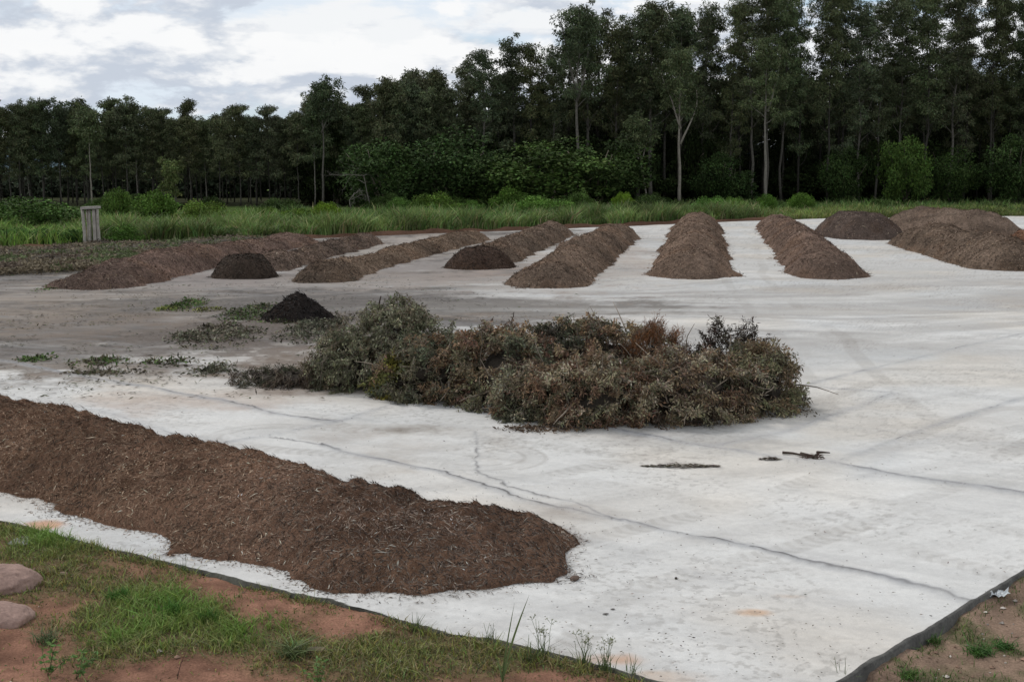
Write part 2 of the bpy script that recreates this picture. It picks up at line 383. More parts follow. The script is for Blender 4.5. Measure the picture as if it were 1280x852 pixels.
def build_ground():
    ts = np.concatenate([np.linspace(-3.5, -.7, 50)[:-1], np.linspace(-.7, -.46, 40)[:-1], np.linspace(-.46, .46, 560), np.linspace(.46, .7, 40)[1:], np.linspace(.7, 3.5, 50)[1:]])
    D = np.concatenate([np.linspace(1.5, 10.5, 40)[:-1], 1/np.linspace(1/10.5, 1/30, 460)[:-1], 1/np.linspace(1/30, 1/400, 200)[:-1], np.geomspace(400, 7000, 30)])
    Yg = np.repeat(D[:, None], len(ts), 1); Xg = Yg*ts[None]
    a, b = slabdist(Xg, Yg); out = np.maximum(a, b)
    zn = near_z(Xg, Yg, a, b)
    far = sstep(0, 4, Yg - Dfar(ts)[None])
    zfar = -.05 + .12*fbm(Xg*.08, Yg*.08, 3, 3)
    z = np.where(out > -.02, zn, -.28 + far*(zfar + .28))
    z = np.where((out <= -.02) & (abs(ts)[None] > .62), np.where(out > -1, -.2, -.1) + zfar*.5, z)
    # colour
    g = grassmask(Xg, Yg); nf = fbm(Xg*.9, Yg*.9, 3, 4); nn = fbm(Xg*4, Yg*4, 8, 3)
    red = np.array([.225, .118, .08]); org = np.array([.115, .105, .052])
    cl = red*(1+.4*nf+.35*nn)[..., None]*(1-.75*g[..., None]) + org*.75*g[..., None]
    rt = fbm(Xg*1.6, Yg*1.6, 5, 4)
    cr = np.array([.24, .165, .12])*(1+.2*nf+.25*nn)[..., None]; k = sstep(-.05, .45, rt)[..., None]*.7; cr = cr*(1-k) + k*np.array([.10, .10, .05])
    w = sstep(-.3, .3, a-b)[..., None]; near = cl*w + cr*(1-w)
    f1 = fbm(Xg*.06, Yg*.06, 5, 4); f2 = fbm(Xg*.5, Yg*.5, 5, 4)
    cf = np.array([.075, .115, .03])*(1+.3*f1+.3*f2)[..., None]
    strip = sstep(5.0, 1.2, Yg-Dfar(ts)[None] + 1.2*f2)[..., None]*.9
    cf = cf*(1-strip) + strip*np.array([.13, .085, .055])
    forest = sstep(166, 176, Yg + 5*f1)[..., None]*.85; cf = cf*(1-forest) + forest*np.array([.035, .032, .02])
    fld = (sstep(255, 270, Yg))[..., None]; cf = cf*(1-fld) + fld*np.array([.12, .17, .05])
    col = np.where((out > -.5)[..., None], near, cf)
    V = np.stack([Xg, Yg, z], -1).reshape(-1, 3); nr, nc = Xg.shape; idx = np.arange(nr*nc).reshape(nr, nc)
    q = np.stack([idx[:-1, :-1], idx[:-1, 1:], idx[1:, 1:], idx[1:, :-1]], -1).reshape(-1, 4)
    mb = MB(); mb.add(V, q, col.reshape(-1, 3), 0, True)
    tag(mb.obj('ground', M_ground), kind='structure')
build_ground()
def gz(X, Y):
    a, b = slabdist(np.asarray(X, float), np.asarray(Y, float)); return near_z(X, Y, a, b)

# distant hill, its haze painted in as a blue-grey colour
def build_hill():
    xs = np.linspace(-1800, 1500, 90); rows = np.linspace(0, 1, 14); V = []
    for r in rows:
        h = math.sin(r*math.pi/2)
        top = 95 + 60*np.exp(-((xs+1000)/420)**2) + 25*fbm(xs*.004, 1., 2, 4)
        V.append(np.column_stack([xs, 2600 + r*700 + 60*vnoise(xs*.01, r*3), -2 + h*top*.62]))
    V = np.stack(V); nr, nc = V.shape[:2]; idx = np.arange(nr*nc).reshape(nr, nc)
    q = np.stack([idx[:-1, :-1], idx[:-1, 1:], idx[1:, 1:], idx[1:, :-1]], -1).reshape(-1, 4)
    mb = MB(); mb.add(V.reshape(-1, 3), q, (.11, .16, .19), 0, True); tag(mb.obj('hill', mat('wooded_hill_hazed', .95, .05, [(.01, .8, 1.2)])), kind='structure')
build_hill()

# ------------------------------------------------------------------ compost heaps
def windrow(name, pts, width, height, label, cat='compost pile', group=None, base=(.17,.125,.09), res=.2, chips=3000, clen=(.06,.2), cw=.02, m=None,
            endr=1.0, lump=.16, seed=0, flat=.0, chipcol=None, litter=.12, peak=1.0, dark=None, hvar=.1, hs=None, ex=2.1, grey=None, flatf=.85, ew=.11, skirt=.4, toe=None):
    """long rounded heap along a spine given in world metres"""
    pts = np.asarray(pts, float)[:, :2]
    seg = np.linalg.norm(np.diff(pts, axis=0), axis=1); cum = np.concatenate([[0], np.cumsum(seg)]); Ls = cum[-1]
    def spine(s):
        return np.stack([np.interp(s, cum, pts[:, 0]), np.interp(s, cum, pts[:, 1])], -1)
    hw = width/2; org = pts[0]
    x0, x1 = pts[:, 0].min()-hw*1.25, pts[:, 0].max()+hw*1.25; y0, y1 = pts[:, 1].min()-hw*1.25, pts[:, 1].max()+hw*1.25
    def hfield(X, Y):
        best = np.full(X.shape, 1e9); sp = np.zeros(X.shape)
        for i in range(len(seg)):
            a, b = pts[i], pts[i+1]; ab = b-a; t = np.clip(((X-a[0])*ab[0]+(Y-a[1])*ab[1])/max(ab@ab, 1e-9), 0, 1)
            d = np.hypot(X-a[0]-t*ab[0], Y-a[1]-t*ab[1]); s_ = d < best; best = np.where(s_, d, best); sp = np.where(s_, cum[i]+t*seg[i], sp)
        e = fbm(X*1.1/width*3+seed, Y*1.1/width*3, seed*3.1, 4)
        f = fbm(X*3.5/width*3+seed, Y*3.5/width*3, seed*1.7, 4)
        g = vnoise(X*.75+seed, Y*.75, seed*2.2)
        r = best/hw * (1 + ew*e + .05*f + ew*.6*g)
        hh = (height if hs is None else np.interp(sp, cum, hs))*(1 + hvar*vnoise(sp*.45+seed*7, 0, seed) + hvar*.5*vnoise(sp*1.3+seed*7, 0, seed+5))
        prof = np.clip(1-r, -.1, 1)
        h = np.where(prof > 0, 1-(1-np.clip(prof, 0, 1)**peak)**ex, prof*.5)
        if flat: h = np.minimum(h*(1+flat), 1 - .04*(1-h))
        z = hh*h + np.where(prof > 0, lump*height*(.5*e+.5*f)*np.clip(h*2.2, 0, 1), 0)
        z = z + np.where(prof > .02, .05*height*fbm(X*9/width*3, Y*9/width*3, seed, 3)*np.clip(h*4, 0, 1), 0)
        return z, r, e
    nx, ny = int((x1-x0)/res)+2, int((y1-y0)/res)+2
    X, Y = np.meshgrid(np.linspace(x0, x1, nx), np.linspace(y0, y1, ny)); 
    X = X + rng.normal(size=X.shape)*res*.18; Y = Y + rng.normal(size=Y.shape)*res*.18
    Z, r, e = hfield(X, Y); Z = np.where(r < .98, np.maximum(Z, .015), -.05) 
    keep = (r < 1.06)
    idx = np.arange(nx*ny).reshape(ny, nx)
    q = np.stack([idx[:-1, :-1], idx[:-1, 1:], idx[1:, 1:], idx[1:, :-1]], -1).reshape(-1, 4)
    kq = keep.ravel()[q].any(1); q = q[kq]
    used, inv = np.unique(q, return_inverse=True); V = np.column_stack([X.ravel(), Y.ravel(), Z.ravel()])[used]; q = inv.reshape(-1, 4)
    b = np.array(base)
    def colr(x, y, z):
        n = fbm(x*.8+seed, y*.8, z*1.5, 4); cc = b*(1+.5*n)[..., None]
        wmix = sstep(0, .6, fbm(x*.5-seed, y*.5, z, 3))[..., None]*.35
        cc = cc*(1-wmix) + wmix*np.array([.20, .115, .07])*(b.mean()/.125)
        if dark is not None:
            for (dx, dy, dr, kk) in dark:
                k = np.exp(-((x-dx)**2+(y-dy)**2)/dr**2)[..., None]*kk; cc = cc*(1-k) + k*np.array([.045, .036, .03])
        return cc
    col = colr(V[:, 0], V[:, 1], V[:, 2])
    o3 = np.array([org[0], org[1], 0]); mb = MB(); mb.add(V-o3, q, col, 0, True)
    # fibres on the surface
    if chips:
        n = chips*3; cx = rng.uniform(x0, x1, n); cy = rng.uniform(y0, y1, n); z, r, e = hfield(cx, cy)
        kk = rng.random(n); sel = (r < .985) | ((r < 1+litter) & (kk < .35*np.exp(-(r-1)/(litter*.35))))
        cx, cy, z, r = cx[sel][:chips], cy[sel][:chips], z[sel][:chips], r[sel][:chips]; n = len(cx)
        ed = .12 if width < 3.3 else .2; zx = hfield(cx+ed, cy)[0]; zy = hfield(cx, cy+ed)[0]
        N = norm(np.stack([-(zx-z)/ed, -(zy-z)/ed, np.ones(n)], -1)); N = np.where((r > .97)[:, None], [0, 0, 1.], N)
        d = rng.normal(size=(n, 3)); d = d - N*(d*N).sum(1, keepdims=True)*flatf ; d = norm(d)
        d = np.where((r > .97)[:, None], norm(d*[1, 1, .1]), d)
        zz = np.where(r > .97, .012, np.maximum(z, .02)+.002)
        L = rng.uniform(clen[0], clen[1], n)*rng.choice([.5, 1, 1.3, 2.1], n, p=[.35, .35, .22, .08])
        cb = np.array(chipcol if chipcol is not None else [b*1.35, b*.55, b*.9, [.24, .17, .11], b*1.1, [.33,.27,.2]], float)
        w = np.array([.26, .25, .22, .08, .165, .025]); w = w[:len(cb)]/w[:len(cb)].sum()
        cc = cb[rng.choice(len(cb), n, p=w)]*(1+rng.normal(size=(n, 1))*.25)*(1+.75*fbm(cx*1.1+seed, cy*1.1, seed, 4))[:, None].clip(.35, 1.7)
        if grey: gg = sstep(grey[0], grey[1], cx)[:, None]; cc = cc*(1-gg) + gg*(cc*[.82, .95, 1.12])
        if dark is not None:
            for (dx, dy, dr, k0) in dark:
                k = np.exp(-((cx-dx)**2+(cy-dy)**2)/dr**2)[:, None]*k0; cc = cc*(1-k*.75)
        leaves(mb, np.column_stack([cx, cy, zz])-o3, d, L, cw*rng.uniform(.5, 1.6, n), np.clip(cc, .005, .6), 1, N+rng.normal(size=(n, 3))*.35)
    o = mb.obj(name, [m or M_compost, M_chip], loc=o3)
    return tag(o, label, cat, group)

BR = (.175, .125, .09)
G1 = 'long compost windrows on the far side of the yard'
def W2(p, y): return P(p, y)
# foreground windrow
_A, _B, _C = P(0, 611)[:2], P(262, 687)[:2], P(520, 750)[:2]; _d = norm(_C-_A); _n = np.array([-_d[1], _d[0]]); _n = _n if _n[1] > 0 else -_n
fp = [_A-_d*9+_n*1.5, _A+_n*1.5, _B+_n*1.45, (_B+_C)/2+_n*1.3, _C+_n*1.15-_d*1.5, np.array([-.72, 15.72])]
windrow('compost_windrow', fp, 3.2, .9, 'long reddish brown compost windrow in front, beside the grassy corner', 'compost windrow', hs=[1.0, .82, .70, .66, .62, .52], ex=2.0,
        base=(.19,.112,.076), res=.04, chips=210000, clen=(.02,.10), cw=.0095, lump=.28, ew=.22, grey=(-5, -1), seed=3, litter=.22, hvar=.05, flatf=.975, chipcol=[(.22,.145,.098),(.055,.036,.026),(.15,.095,.065),(.34,.25,.17),(.19,.12,.08),(.50,.42,.31)])
def line(a, b, n=2): 
    a, b = P(*a)[:2], P(*b)[:2]; return [a + (b-a)*k/(n-1) for k in range(n)]
far = [
 ([P(*q)[:2] for q in ((128,357),(240,331),(300,317),(362,305))], 3.9, [.75,.95,.75,.62], 'far left brown compost windrow tapering beside the dried clippings', (.145,.10,.082)),
 ([P(*q)[:2] for q in ((332,337),(392,320),(455,305))], 2.7, [.7,.55,.6], 'short low compost windrow starting behind the flat topped dark heap', (.15,.112,.09)),
 ([P(*q)[:2] for q in ((402,350),(446,336),(520,316),(588,300))], 2.9, [.85,.5,.6,.62], 'long compost windrow with dark brown near end, third from the left', (.165,.122,.09)),
 (line((606,328),(690,294), 3), 3.4, [.75,.85,.85], 'compost windrow whose near end meets a dark reddish heap', (.16,.12,.092)),
 (line((683,356),(772,296), 4), 3.5, [.9,1.1,1.0,.8], 'compost windrow in the middle of the row, widening towards a ragged near end', (.16,.118,.09)),
 (line((864,344),(872,284), 5), 4.0, [1.15,1.2,.9,1.25,1.1], 'straight compost windrow pointing directly away from the brush pile', (.155,.112,.086)),
 (line((1037,345),(972,284), 4), 3.7, [1.05,1.1,1.0,1.0], 'smooth even compost windrow slanting left into the distance, between the pale lanes', (.14,.10,.08)),
]
for i, (p, w, h, lab, c) in enumerate(far):
    dk = [(p[0][0]-.2, p[0][1]-1.0, 3.2, .6 if i in (0, 2) else .35)] + [(p[0][0]+(p[-1][0]-p[0][0])*q_+1.5, p[0][1]+(p[-1][1]-p[0][1])*q_, 2.4, .35) for q_ in (.3, .55, .8)]  # compost painted darker at near ends; painted shade along the right flanks
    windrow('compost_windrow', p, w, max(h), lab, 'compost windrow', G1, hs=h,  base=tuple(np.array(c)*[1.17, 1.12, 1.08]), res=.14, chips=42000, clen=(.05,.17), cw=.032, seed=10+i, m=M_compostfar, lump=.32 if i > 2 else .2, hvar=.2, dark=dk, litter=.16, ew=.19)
def heap(px, py, wpx, toppx, label, base, res=.12, name='compost_heap', flat=0, peak=1., chips=5000, seed=1, m=None, lump=.1, ext=0, extd=0, **k):
    a = P(px, py); r = wpx/F*a[1]/2*1.03; c = a[:2] + np.array([a[0]/a[1], 1])*r*.9
    h = ztop(toppx, c[1])
    pts = [c, c + np.array([ext, extd])] if (ext or extd) else [c, c+np.array([.05, .0])]
    return windrow(name, pts, 2*r, h, label, 'compost heap', None, base, res=res, chips=chips, clen=(.06,.15), cw=.04, seed=seed, m=m, flat=flat, peak=peak, lump=lump, hvar=.02, **k)
heap(306, 349, 82, 319, 'dark brown flat topped compost heap before the second windrow', (.05,.036,.028), flat=.35, seed=31, m=M_dark, chips=5000, chipcol=[(.06,.045,.035),(.035,.027,.02),(.05,.035,.025)])
heap(372, 403, 92, 364, 'small black cone of fine compost beside green clippings', (.017,.014,.013), res=.06, flat=0, peak=1., ex=1.12, seed=32, m=M_dark, chips=2500, chipcol=[(.025,.02,.018),(.012,.01,.009),(.02,.017,.015)], lump=.012)
heap(592, 337, 76, 309, 'dark reddish brown heap at the near end of a windrow', (.062,.04,.03), seed=33, m=M_dark, chips=5000, chipcol=[(.09,.06,.045),(.04,.027,.02),(.06,.04,.03)], ext=.6, extd=.4)
heap(1084, 300, 92, 267, 'low separate dark brown heap standing between the last slanting windrow and the big piles', (.095,.07,.058), res=.15, seed=34, m=M_compostfar, chips=9000, flat=.1, ext=-.3, extd=4)
heap(1222, 301, 118, 263, 'broad brown compost pile behind the tumbled right hand pile', (.15,.108,.082), res=.15, seed=35, m=M_compostfar, chips=12000, ext=-2.5, extd=5, lump=.2)
windrow('compost_windrow', line((1150,305),(1262,335), 4), 4.4, 1.25, 'lumpy tumbled compost windrow running to the right, in front of the broad pile', 'compost windrow', None, base=(.15,.108,.08), res=.12, chips=36000, clen=(.05,.17), cw=.032, seed=41, m=M_compostfar, lump=.3, hvar=.3)
heap(1300, 320, 110, 284, 'reddish compost heap cut off by the right side of the view', (.17,.088,.055), res=.15, seed=36, m=M_compostfar, chips=6000, lump=.15)

# ------------------------------------------------------------------ trees
def spray_cloud(mb, cen, rad, n, L, W, col, droop=.8, cv=.25, shell=.35):
    u = norm(rng.normal(size=(n, 3))); rr = rng.random((n, 1))**shell
    p = cen + u*rr*np.asarray(rad)
    d = norm(u*.6 + rng.normal(size=(n, 3))*.6 + np.array([0, 0, -droop]))
    leaves(mb, p, d, L*rng.uniform(.6, 1.35, n), W*rng.uniform(.7, 1.3, n), rvar(col, n, cv, .07))
def eucalypt(H, low=.38, seed=0, r0=.011, nl=20, cl=1.0, dens=1.0, fork=False, lean=0., wdt=1.0):
    mt, mc = MB(), MB()
    n = 12; zz = np.linspace(0, .96*H, n); wig = H*.012
    px = np.cumsum(rng.normal(size=n))*wig*.35 + lean*zz; py = np.cumsum(rng.normal(size=n))*wig*.35
    px -= px[0]; py -= py[0]
    pts = np.column_stack([px, py, zz]); rad = H*r0*(1-zz/H*.93)
    bc = (.115, .105, .09)
    tube(mt, pts, rad, bc, 0, 7)
    G = np.array([.080, .098, .052])
    def limb(t, ang, L, up):
        b = np.array([np.interp(t*H, zz, px), np.interp(t*H, zz, py), t*H]); r = np.interp(t*H, zz, rad)*.5
        dh = np.array([math.cos(ang), math.sin(ang), 0]); p = [b]; d = dh*1 + np.array([0, 0, up]); d = norm(d)
        for k in range(5):
            p.append(p[-1] + d*L/5); d = norm(d + rng.normal(size=3)*.16 + np.array([0, 0, .10]))
        tube(mt, p, np.linspace(r, r*.25, 6), bc, 0, 5)
        return p
    for i in range(nl):
        t = low + (1-low)*((i+.5)/nl)**.9*.94
        ang = i*2.4 + rng.uniform(-.5, .5); top = (t-low)/(1-low)
        L = H*wdt*(.15*(1-top*.6)+.02)*rng.uniform(.6, 1.3)*min(1, 22/H+.25); p = limb(t, ang, L, rng.uniform(.5, 1.3))
        k = 2 if top < .3 else 3
        tint = rng.uniform(.7, 1.35)
        for j in range(k):
            c = p[5-j] + rng.normal(size=3)*.6*cl
            s = rng.uniform(.5, 1.15)*cl
            for _q in range(3):
              spray_cloud(mc, c + rng.normal(size=3)*[.55*s, .55*s, .4*s], (s*.75, s*.75, s*.5), int(58*dens*s), .42, .125, G*tint*rng.uniform(.85, 1.15))
    for j in range(6):
        c = pts[-1] + rng.normal(size=3)*[.8*cl, .8*cl, 1.0] - [0, 0, .6]
        spray_cloud(mc, c, (cl*.9,)*3, int(100*dens), .42, .14, G*rng.uniform(.8, 1.3))
    return mt, mc
def broadleaf(H, Wd, seed=0, col=(.05,.085,.028), dens=1.0, leaf=(.34,.2), stems=4, base=.12):
    mt, mc = MB(), MB()
    for k in range(stems):
        a = k/stems*6.28+rng.uniform(-.4, .4); p = [np.zeros(3)]; d = norm(np.array([math.cos(a)*.45, math.sin(a)*.45, 1]))
        for j in range(6): p.append(p[-1]+d*H*.13); d = norm(d+rng.normal(size=3)*.18)
        tube(mt, p, np.linspace(H*.014, H*.003, 7), (.2, .17, .13), 0, 5)
    nc = int(52*dens)
    for i in range(nc):
        u = norm(rng.normal(size=3)); u[2] = abs(u[2])*1.1 - .25
        rr = rng.uniform(.55, 1); u = norm(rng.normal(size=3)*[1, 1, .9]); sk = 1+.35*vnoise(u[0]*1.7+H*9+seed, u[1]*1.7, u[2]*1.7+Wd); c = np.array([u[0]*Wd*.5*rr*sk, u[1]*Wd*.5*rr*sk, H*(.46+.46*u[2]*rr*sk)]); c[2] = max(c[2], H*base*.6)
        s = Wd*rng.uniform(.10, .19)
        spray_cloud(mc, c, (s*1.2, s*1.2, s*.8), int(150), leaf[0], leaf[1], np.array(col)*rng.uniform(.6, 1.45), .3)
    return mt, mc
def proto(mt, mc, name, cat, crown='crown', trunk='trunk', bark=None):
    r = empty(name, (0, 0, -500)); r['category'] = cat
    a = mt.obj(trunk, bark or M_bark, r); b = mc.obj(crown, M_leaf, r); KIDS[r.name] = [a, b]
    return r
def first_or_dup(pr, loc, rz, s, label, group, color):
    if isinstance(s, (int, float)): s = (s,)*3
    if not pr.get('_used'):
        pr['_used'] = 1; pr.location = loc; pr.rotation_euler = (0, 0, rz); pr.scale = s; pr['label'] = label; pr['group'] = group
        for c in KIDS[pr.name]:
            if c.name.startswith(('crown', 'foliage')): c.color = color
        return pr
    r = dup_thing(pr, loc, rz, s, label, group, color)
    if '_used' in r: del r['_used']
    return r
short = [proto(*eucalypt(17, rng.uniform(.2,.42), nl=21, cl=.75, dens=1.0, wdt=.85, r0=.008), 'gum_tree', 'tree') for _ in range(5)]
mid = [proto(*eucalypt(24, rng.uniform(.2,.38), nl=22, cl=.9, dens=1.0, wdt=.8), 'gum_tree', 'tree') for _ in range(5)]
tall = [proto(*eucalypt(34, rng.uniform(.14,.34), nl=32, cl=1.0, dens=.9, r0=.0065, wdt=.72), 'gum_tree', 'tree') for _ in range(6)]
TOPX = [-200, 0, 50, 110, 170, 230, 300, 360, 410, 450, 500, 550, 600, 640, 680, 720, 770, 810, 900, 1280, 1500]
TOPY = [120, 128, 120, 115, 120, 130, 122, 125, 108, 104, 88, 82, 72, 58, 40, 22, 22, 2, -12, -25, -25]
BASED = lambda px: np.interp(px, [-200, 0, 300, 600, 900, 1500], [176, 174, 176, 178, 186, 190])
count = 0
for row in range(6):
    px = -75.0 + (row % 2)*12
    while px < 1355:
        D = BASED(px) + row*6.5 + rng.uniform(-2.2, 2.2)
        top = np.interp(px, TOPX, TOPY) + np.interp(px, [400, 600, 760], [13, 9, 2]) + rng.normal()*(9 if px < 560 else 15) + (6 if row else 0) + (rng.uniform(0, 26) if rng.random() < .35 else 0)
        Ht = max(12, ztop(top, D))
        if row >= 2 and px > 600: Ht *= rng.uniform(.5, .72)
        elif row >= 4: Ht *= rng.uniform(.6, .85)
        pr = (short if Ht < 20.5 else mid if Ht < 28.5 else tall)[rng.integers(5)]; H0 = {0: 17, 1: 24, 2: 34}[0 if Ht < 20.5 else 1 if Ht < 28.5 else 2]
        s = Ht/H0
        reg = ('left plantation', 'slender gum tree in the dense shorter plantation behind the left windrows') if px < 400 else \
              ('middle belt', 'mid height gum tree in the belt stepping up behind the middle windrows') if px < 760 else \
              ('right stand', 'very tall thin gum tree in the high open stand behind the right windrows')
        b = rng.uniform(.75, 1.2)
        cc = (b*(1+rng.uniform(-.05, .15)), b, b*rng.uniform(.85, 1.05), 1)
        loc = PD(px, D, -.1)
        first_or_dup(pr, tuple(loc), rng.uniform(0, 6.28), (s*rng.uniform(.92, 1.12), s*rng.uniform(.92, 1.12), s), reg[1], 'gum trees of the ' + reg[0], cc)
        count += 1
        step = {0: 21, 1: 25, 2: 29, 3: 33, 4: 37, 5: 40}[row]*rng.uniform(.55, 1.5)
        px += step*(1.0 if px > 380 else .88)*(1.3 if (px > 560 and row < 2) else 1)
print('gums', count)
# singled-out pale trunks in front of the wood
def special(px, D, toppx, label, fork, low, bark, nl=16, lean=0., cl=.9, colr=(1.15,1.15,1.0,1), flip=1, r0=.012):
    H = ztop(toppx, D); mt, mc = eucalypt(H, low, nl=nl, cl=cl, r0=r0, lean=lean*flip)
    if fork:
        for a, t in fork:
            p0 = np.array([lean*flip*t*H, 0, t*H]); p = [p0]; d = norm(np.array([a, 0.1, 1.2]))
            for j in range(7): p.append(p[-1]+d*H*.055); d = norm(d+rng.normal(size=3)*.1+[0, 0, .08])
            tube(mt, p, np.linspace(H*r0*.6, H*r0*.15, 8), (.115,.105,.09), 0, 6)
            for q in p[4:]: spray_cloud(mc, q, (1.3, 1.3, 1.), 130, .42, .15, (.05, .062, .032))
    r = empty('gum_tree', tuple(PD(px, D, -.05))); a = mt.obj('trunk', M_bark, r); a.color = bark; b = mc.obj('crown', M_leaf, r); b.color = colr
    tag(r, label, 'tree')
special(848, 172, 62, 'pale trunked gum tree forking high up, before the dark right stand', [(.5,.4),(-.45,.5)], .52, (2.2,2.15,2.1,1), nl=14)
special(808, 171, 150, 'gum tree with bare pale trunk leaning left and forked branches', [(-.9,.5),(.5,.55)], .6, (2,1.95,1.9,1), lean=-.13, nl=10, cl=.8)
special(955, 174, 60, 'straight thin grey trunked gum tree right of the forked pale one', [(.3,.6)], .5, (1.7,1.7,1.7,1), nl=14)
special(720, 174, 18, 'tall gum tree with a rounded clear crown standing above the middle belt', [(.4,.55),(-.4,.6)], .5, (1.2,1.2,1.2,1), nl=20, cl=1.1, colr=(.95,1,.95,1))
special(405, 174, 104, 'gum tree whose round open crown pokes above the left plantation', [(.5,.6)], .6, (1.1,1.1,1.1,1), nl=12, cl=.8, colr=(.9,.95,.9,1))
special(218, 160, 205, 'young gum sapling with yellowish drooping crown before the left plantation', None, .3, (1.3,1.25,1.2,1), nl=9, cl=.6, colr=(1.5,1.5,1.0,1))
special(118, 168, 150, 'slim gum tree with long bare trunk behind the wooden stand', None, .7, (1.9,1.85,1.8,1), nl=9, cl=.7)

# broad-leaved understorey
bl = [proto(*broadleaf(9, 8, seed=_, col=(.06,.095,.03)), 'broadleaf_tree', 'tree') for _ in range(5)]
def bspot(px, D, toppx, wpx, color, label, group='broad leaved trees and shrubs before the gum trees'):
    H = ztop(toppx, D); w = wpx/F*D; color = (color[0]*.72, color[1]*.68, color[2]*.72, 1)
    return first_or_dup(bl[rng.integers(5)], tuple(PD(px, D, -.05)), rng.uniform(0, 6.28), (w/8, w/8, H/9), label, group, color)
mids = [(690,163,172,150,(1.25,1.35,.95,1),'wide bright green broadleaf tree below the middle belt'),
 (745,166,160,120,(.9,.95,.8,1),'dull green broadleaf tree left of the leaning pale trunk'),
 (560,166,160,120,(.8,.9,.8,1),'dark broadleaf tree behind the reed bank at the middle'),
 (620,165,185,105,(1.05,1.15,.9,1),'rounded broadleaf tree left of the wide bright one'),
 (480,165,158,110,(.95,1.1,.9,1),'mid green broadleaf tree beside bare pale branches'),
 (1128,176,155,62,(1.5,1.7,1.1,1),'fresh green broadleaf tree deep among the right stand'),
 (1185,178,185,60,(.8,.9,.7,1),'small dark broadleaf tree right of the fresh green one'),
 (1050,178,175,60,(.75,.85,.7,1),'dark broadleaf tree behind the slanting windrow'),
 (905,176,185,70,(.7,.8,.7,1),'dark broadleaf tree between pale trunks of the right stand'),
 (1262,174,160,70,(.7,.8,.65,1),'dark broadleaf tree at the right rim of the wood')]
for px, D, t, w, c, lab in mids: bspot(px, D, t, w, c, lab)
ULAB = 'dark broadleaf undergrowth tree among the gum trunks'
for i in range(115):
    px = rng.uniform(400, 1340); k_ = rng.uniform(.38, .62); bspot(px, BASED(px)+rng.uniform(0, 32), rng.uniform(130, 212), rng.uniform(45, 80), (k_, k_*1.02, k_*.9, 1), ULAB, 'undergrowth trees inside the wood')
bs = [proto(*broadleaf(3, 4.4, col=(.12,.18,.05), leaf=(.2,.12), base=.1, stems=5), 'shrub', 'shrub', 'foliage', 'stem') for _ in range(3)]
def shrub(px, basepx, toppx, wpx, color, label):
    D = P(px, basepx)[1]; H = ztop(toppx, D); w = wpx/F*D; color = (color[0]*.82, color[1]*.82, color[2]*.8, 1)
    return first_or_dup(bs[rng.integers(3)], tuple(PD(px, D, -.05)), rng.uniform(0, 6.28), (w/4.4, w/4.4*.9, H/3), label, 'shrubs between the grass bank and the trees', color)
for a in [
 (35,288,246,120,(.6,.72,.6,1),'broad dark green shrub at the left rim above the meadow'),
 (92,282,258,70,(.5,.65,.55,1),'dark shrub right of the broad one on the meadow'),
 (-20,284,246,90,(.7,.9,.6,1),'green shrub at the extreme left edge'),
 (150,276,232,40,(.75,.85,.6,1),'upright small leaved shrub just behind the wooden stand'),
 (196,279,235,58,(.8,.95,.6,1),'tall bushy shrub second right of the wooden stand'),
 (258,281,249,54,(1.25,1.25,.85,1),'bright rounded shrub with pale leaf tips left of the windrow tops'),
 (290,281,263,36,(1.1,1.3,.7,1),'low fresh green shrub beside the pale tipped one'),
 (335,277,257,40,(1.0,1.1,.6,1),'small green shrub behind the far end of the first windrow'),
 (372,276,260,42,(1.1,1.2,.5,1),'yellow green shrub behind the end of the first windrow'),
 (408,276,250,34,(1.3,1.35,.5,1),'yellowish upright shrub at the left end of the reed bank'),
 (505,266,246,40,(.7,.9,.6,1),'small dark shrub above the reed bank below bare branches'),
 (540,266,240,50,(.9,1.0,.6,1),'olive shrub behind the reed bank'),
 (586,265,250,34,(.9,1.15,.7,1),'small green shrub rising from the reed bank'),
 (676,268,244,62,(1.0,1.25,.8,1),'rounded shrub sticking out of the reeds at the middle'),
 (640,262,232,50,(.8,.95,.6,1),'green shrub under the bright broadleaf tree'),
 (778,262,238,24,(1.6,1.7,.7,1),'narrow yellow green shrub left of the leaning pale trunk'),
 (800,262,246,26,(1.2,1.3,.7,1),'small shrub at the foot of the leaning pale trunk'),
 (888,270,243,46,(.9,1.2,.85,1),'large leaved shrub right of the forked gum tree'),
 (915,266,244,30,(1.0,1.2,.8,1),'pale green shrub on the open grass verge'),
 (956,266,242,26,(.8,1.05,.6,1),'round shrub on the verge behind the slanting windrow'),
 (1000,264,239,34,(.85,1.05,.6,1),'second round shrub on the verge, taller and wider'),
 (14,308,282,70,(.6,.85,.65,1),'low dark clump at the left front of the meadow'),
 (56,308,283,60,(.5,.75,.6,1),'low dark clump in the middle of the meadow front'),
 (88,308,286,40,(.45,.65,.5,1),'very dark low clump just left of the wooden stand'),
 (145,306,279,54,(.7,.9,.6,1),'leafy clump touching the right side of the wooden stand'),
 (285,300,282,40,(.5,.75,.55,1),'dark clump in the reed bank above the first windrow'),
 ]: shrub(*a)
for i in range(34):
    px = rng.uniform(120, 1330); a_ = rng.uniform(.35, 1.0); D_ = rng.uniform(146, 166); top_ = rng.uniform(236, 256) + (6 if px > 850 else 0)
    H_ = ztop(top_, D_); w_ = rng.uniform(24, 56)/F*D_
    first_or_dup(bs[rng.integers(3)], tuple(PD(px, D_, -.05)), rng.uniform(0, 6.28), (w_/4.4, w_/4.4*.9, H_/3), 'low green shrub at the foot of the gum trees behind the grass bank', 'low shrubs along the foot of the wood', (.55*a_, .62*a_, .5*a_, 1))
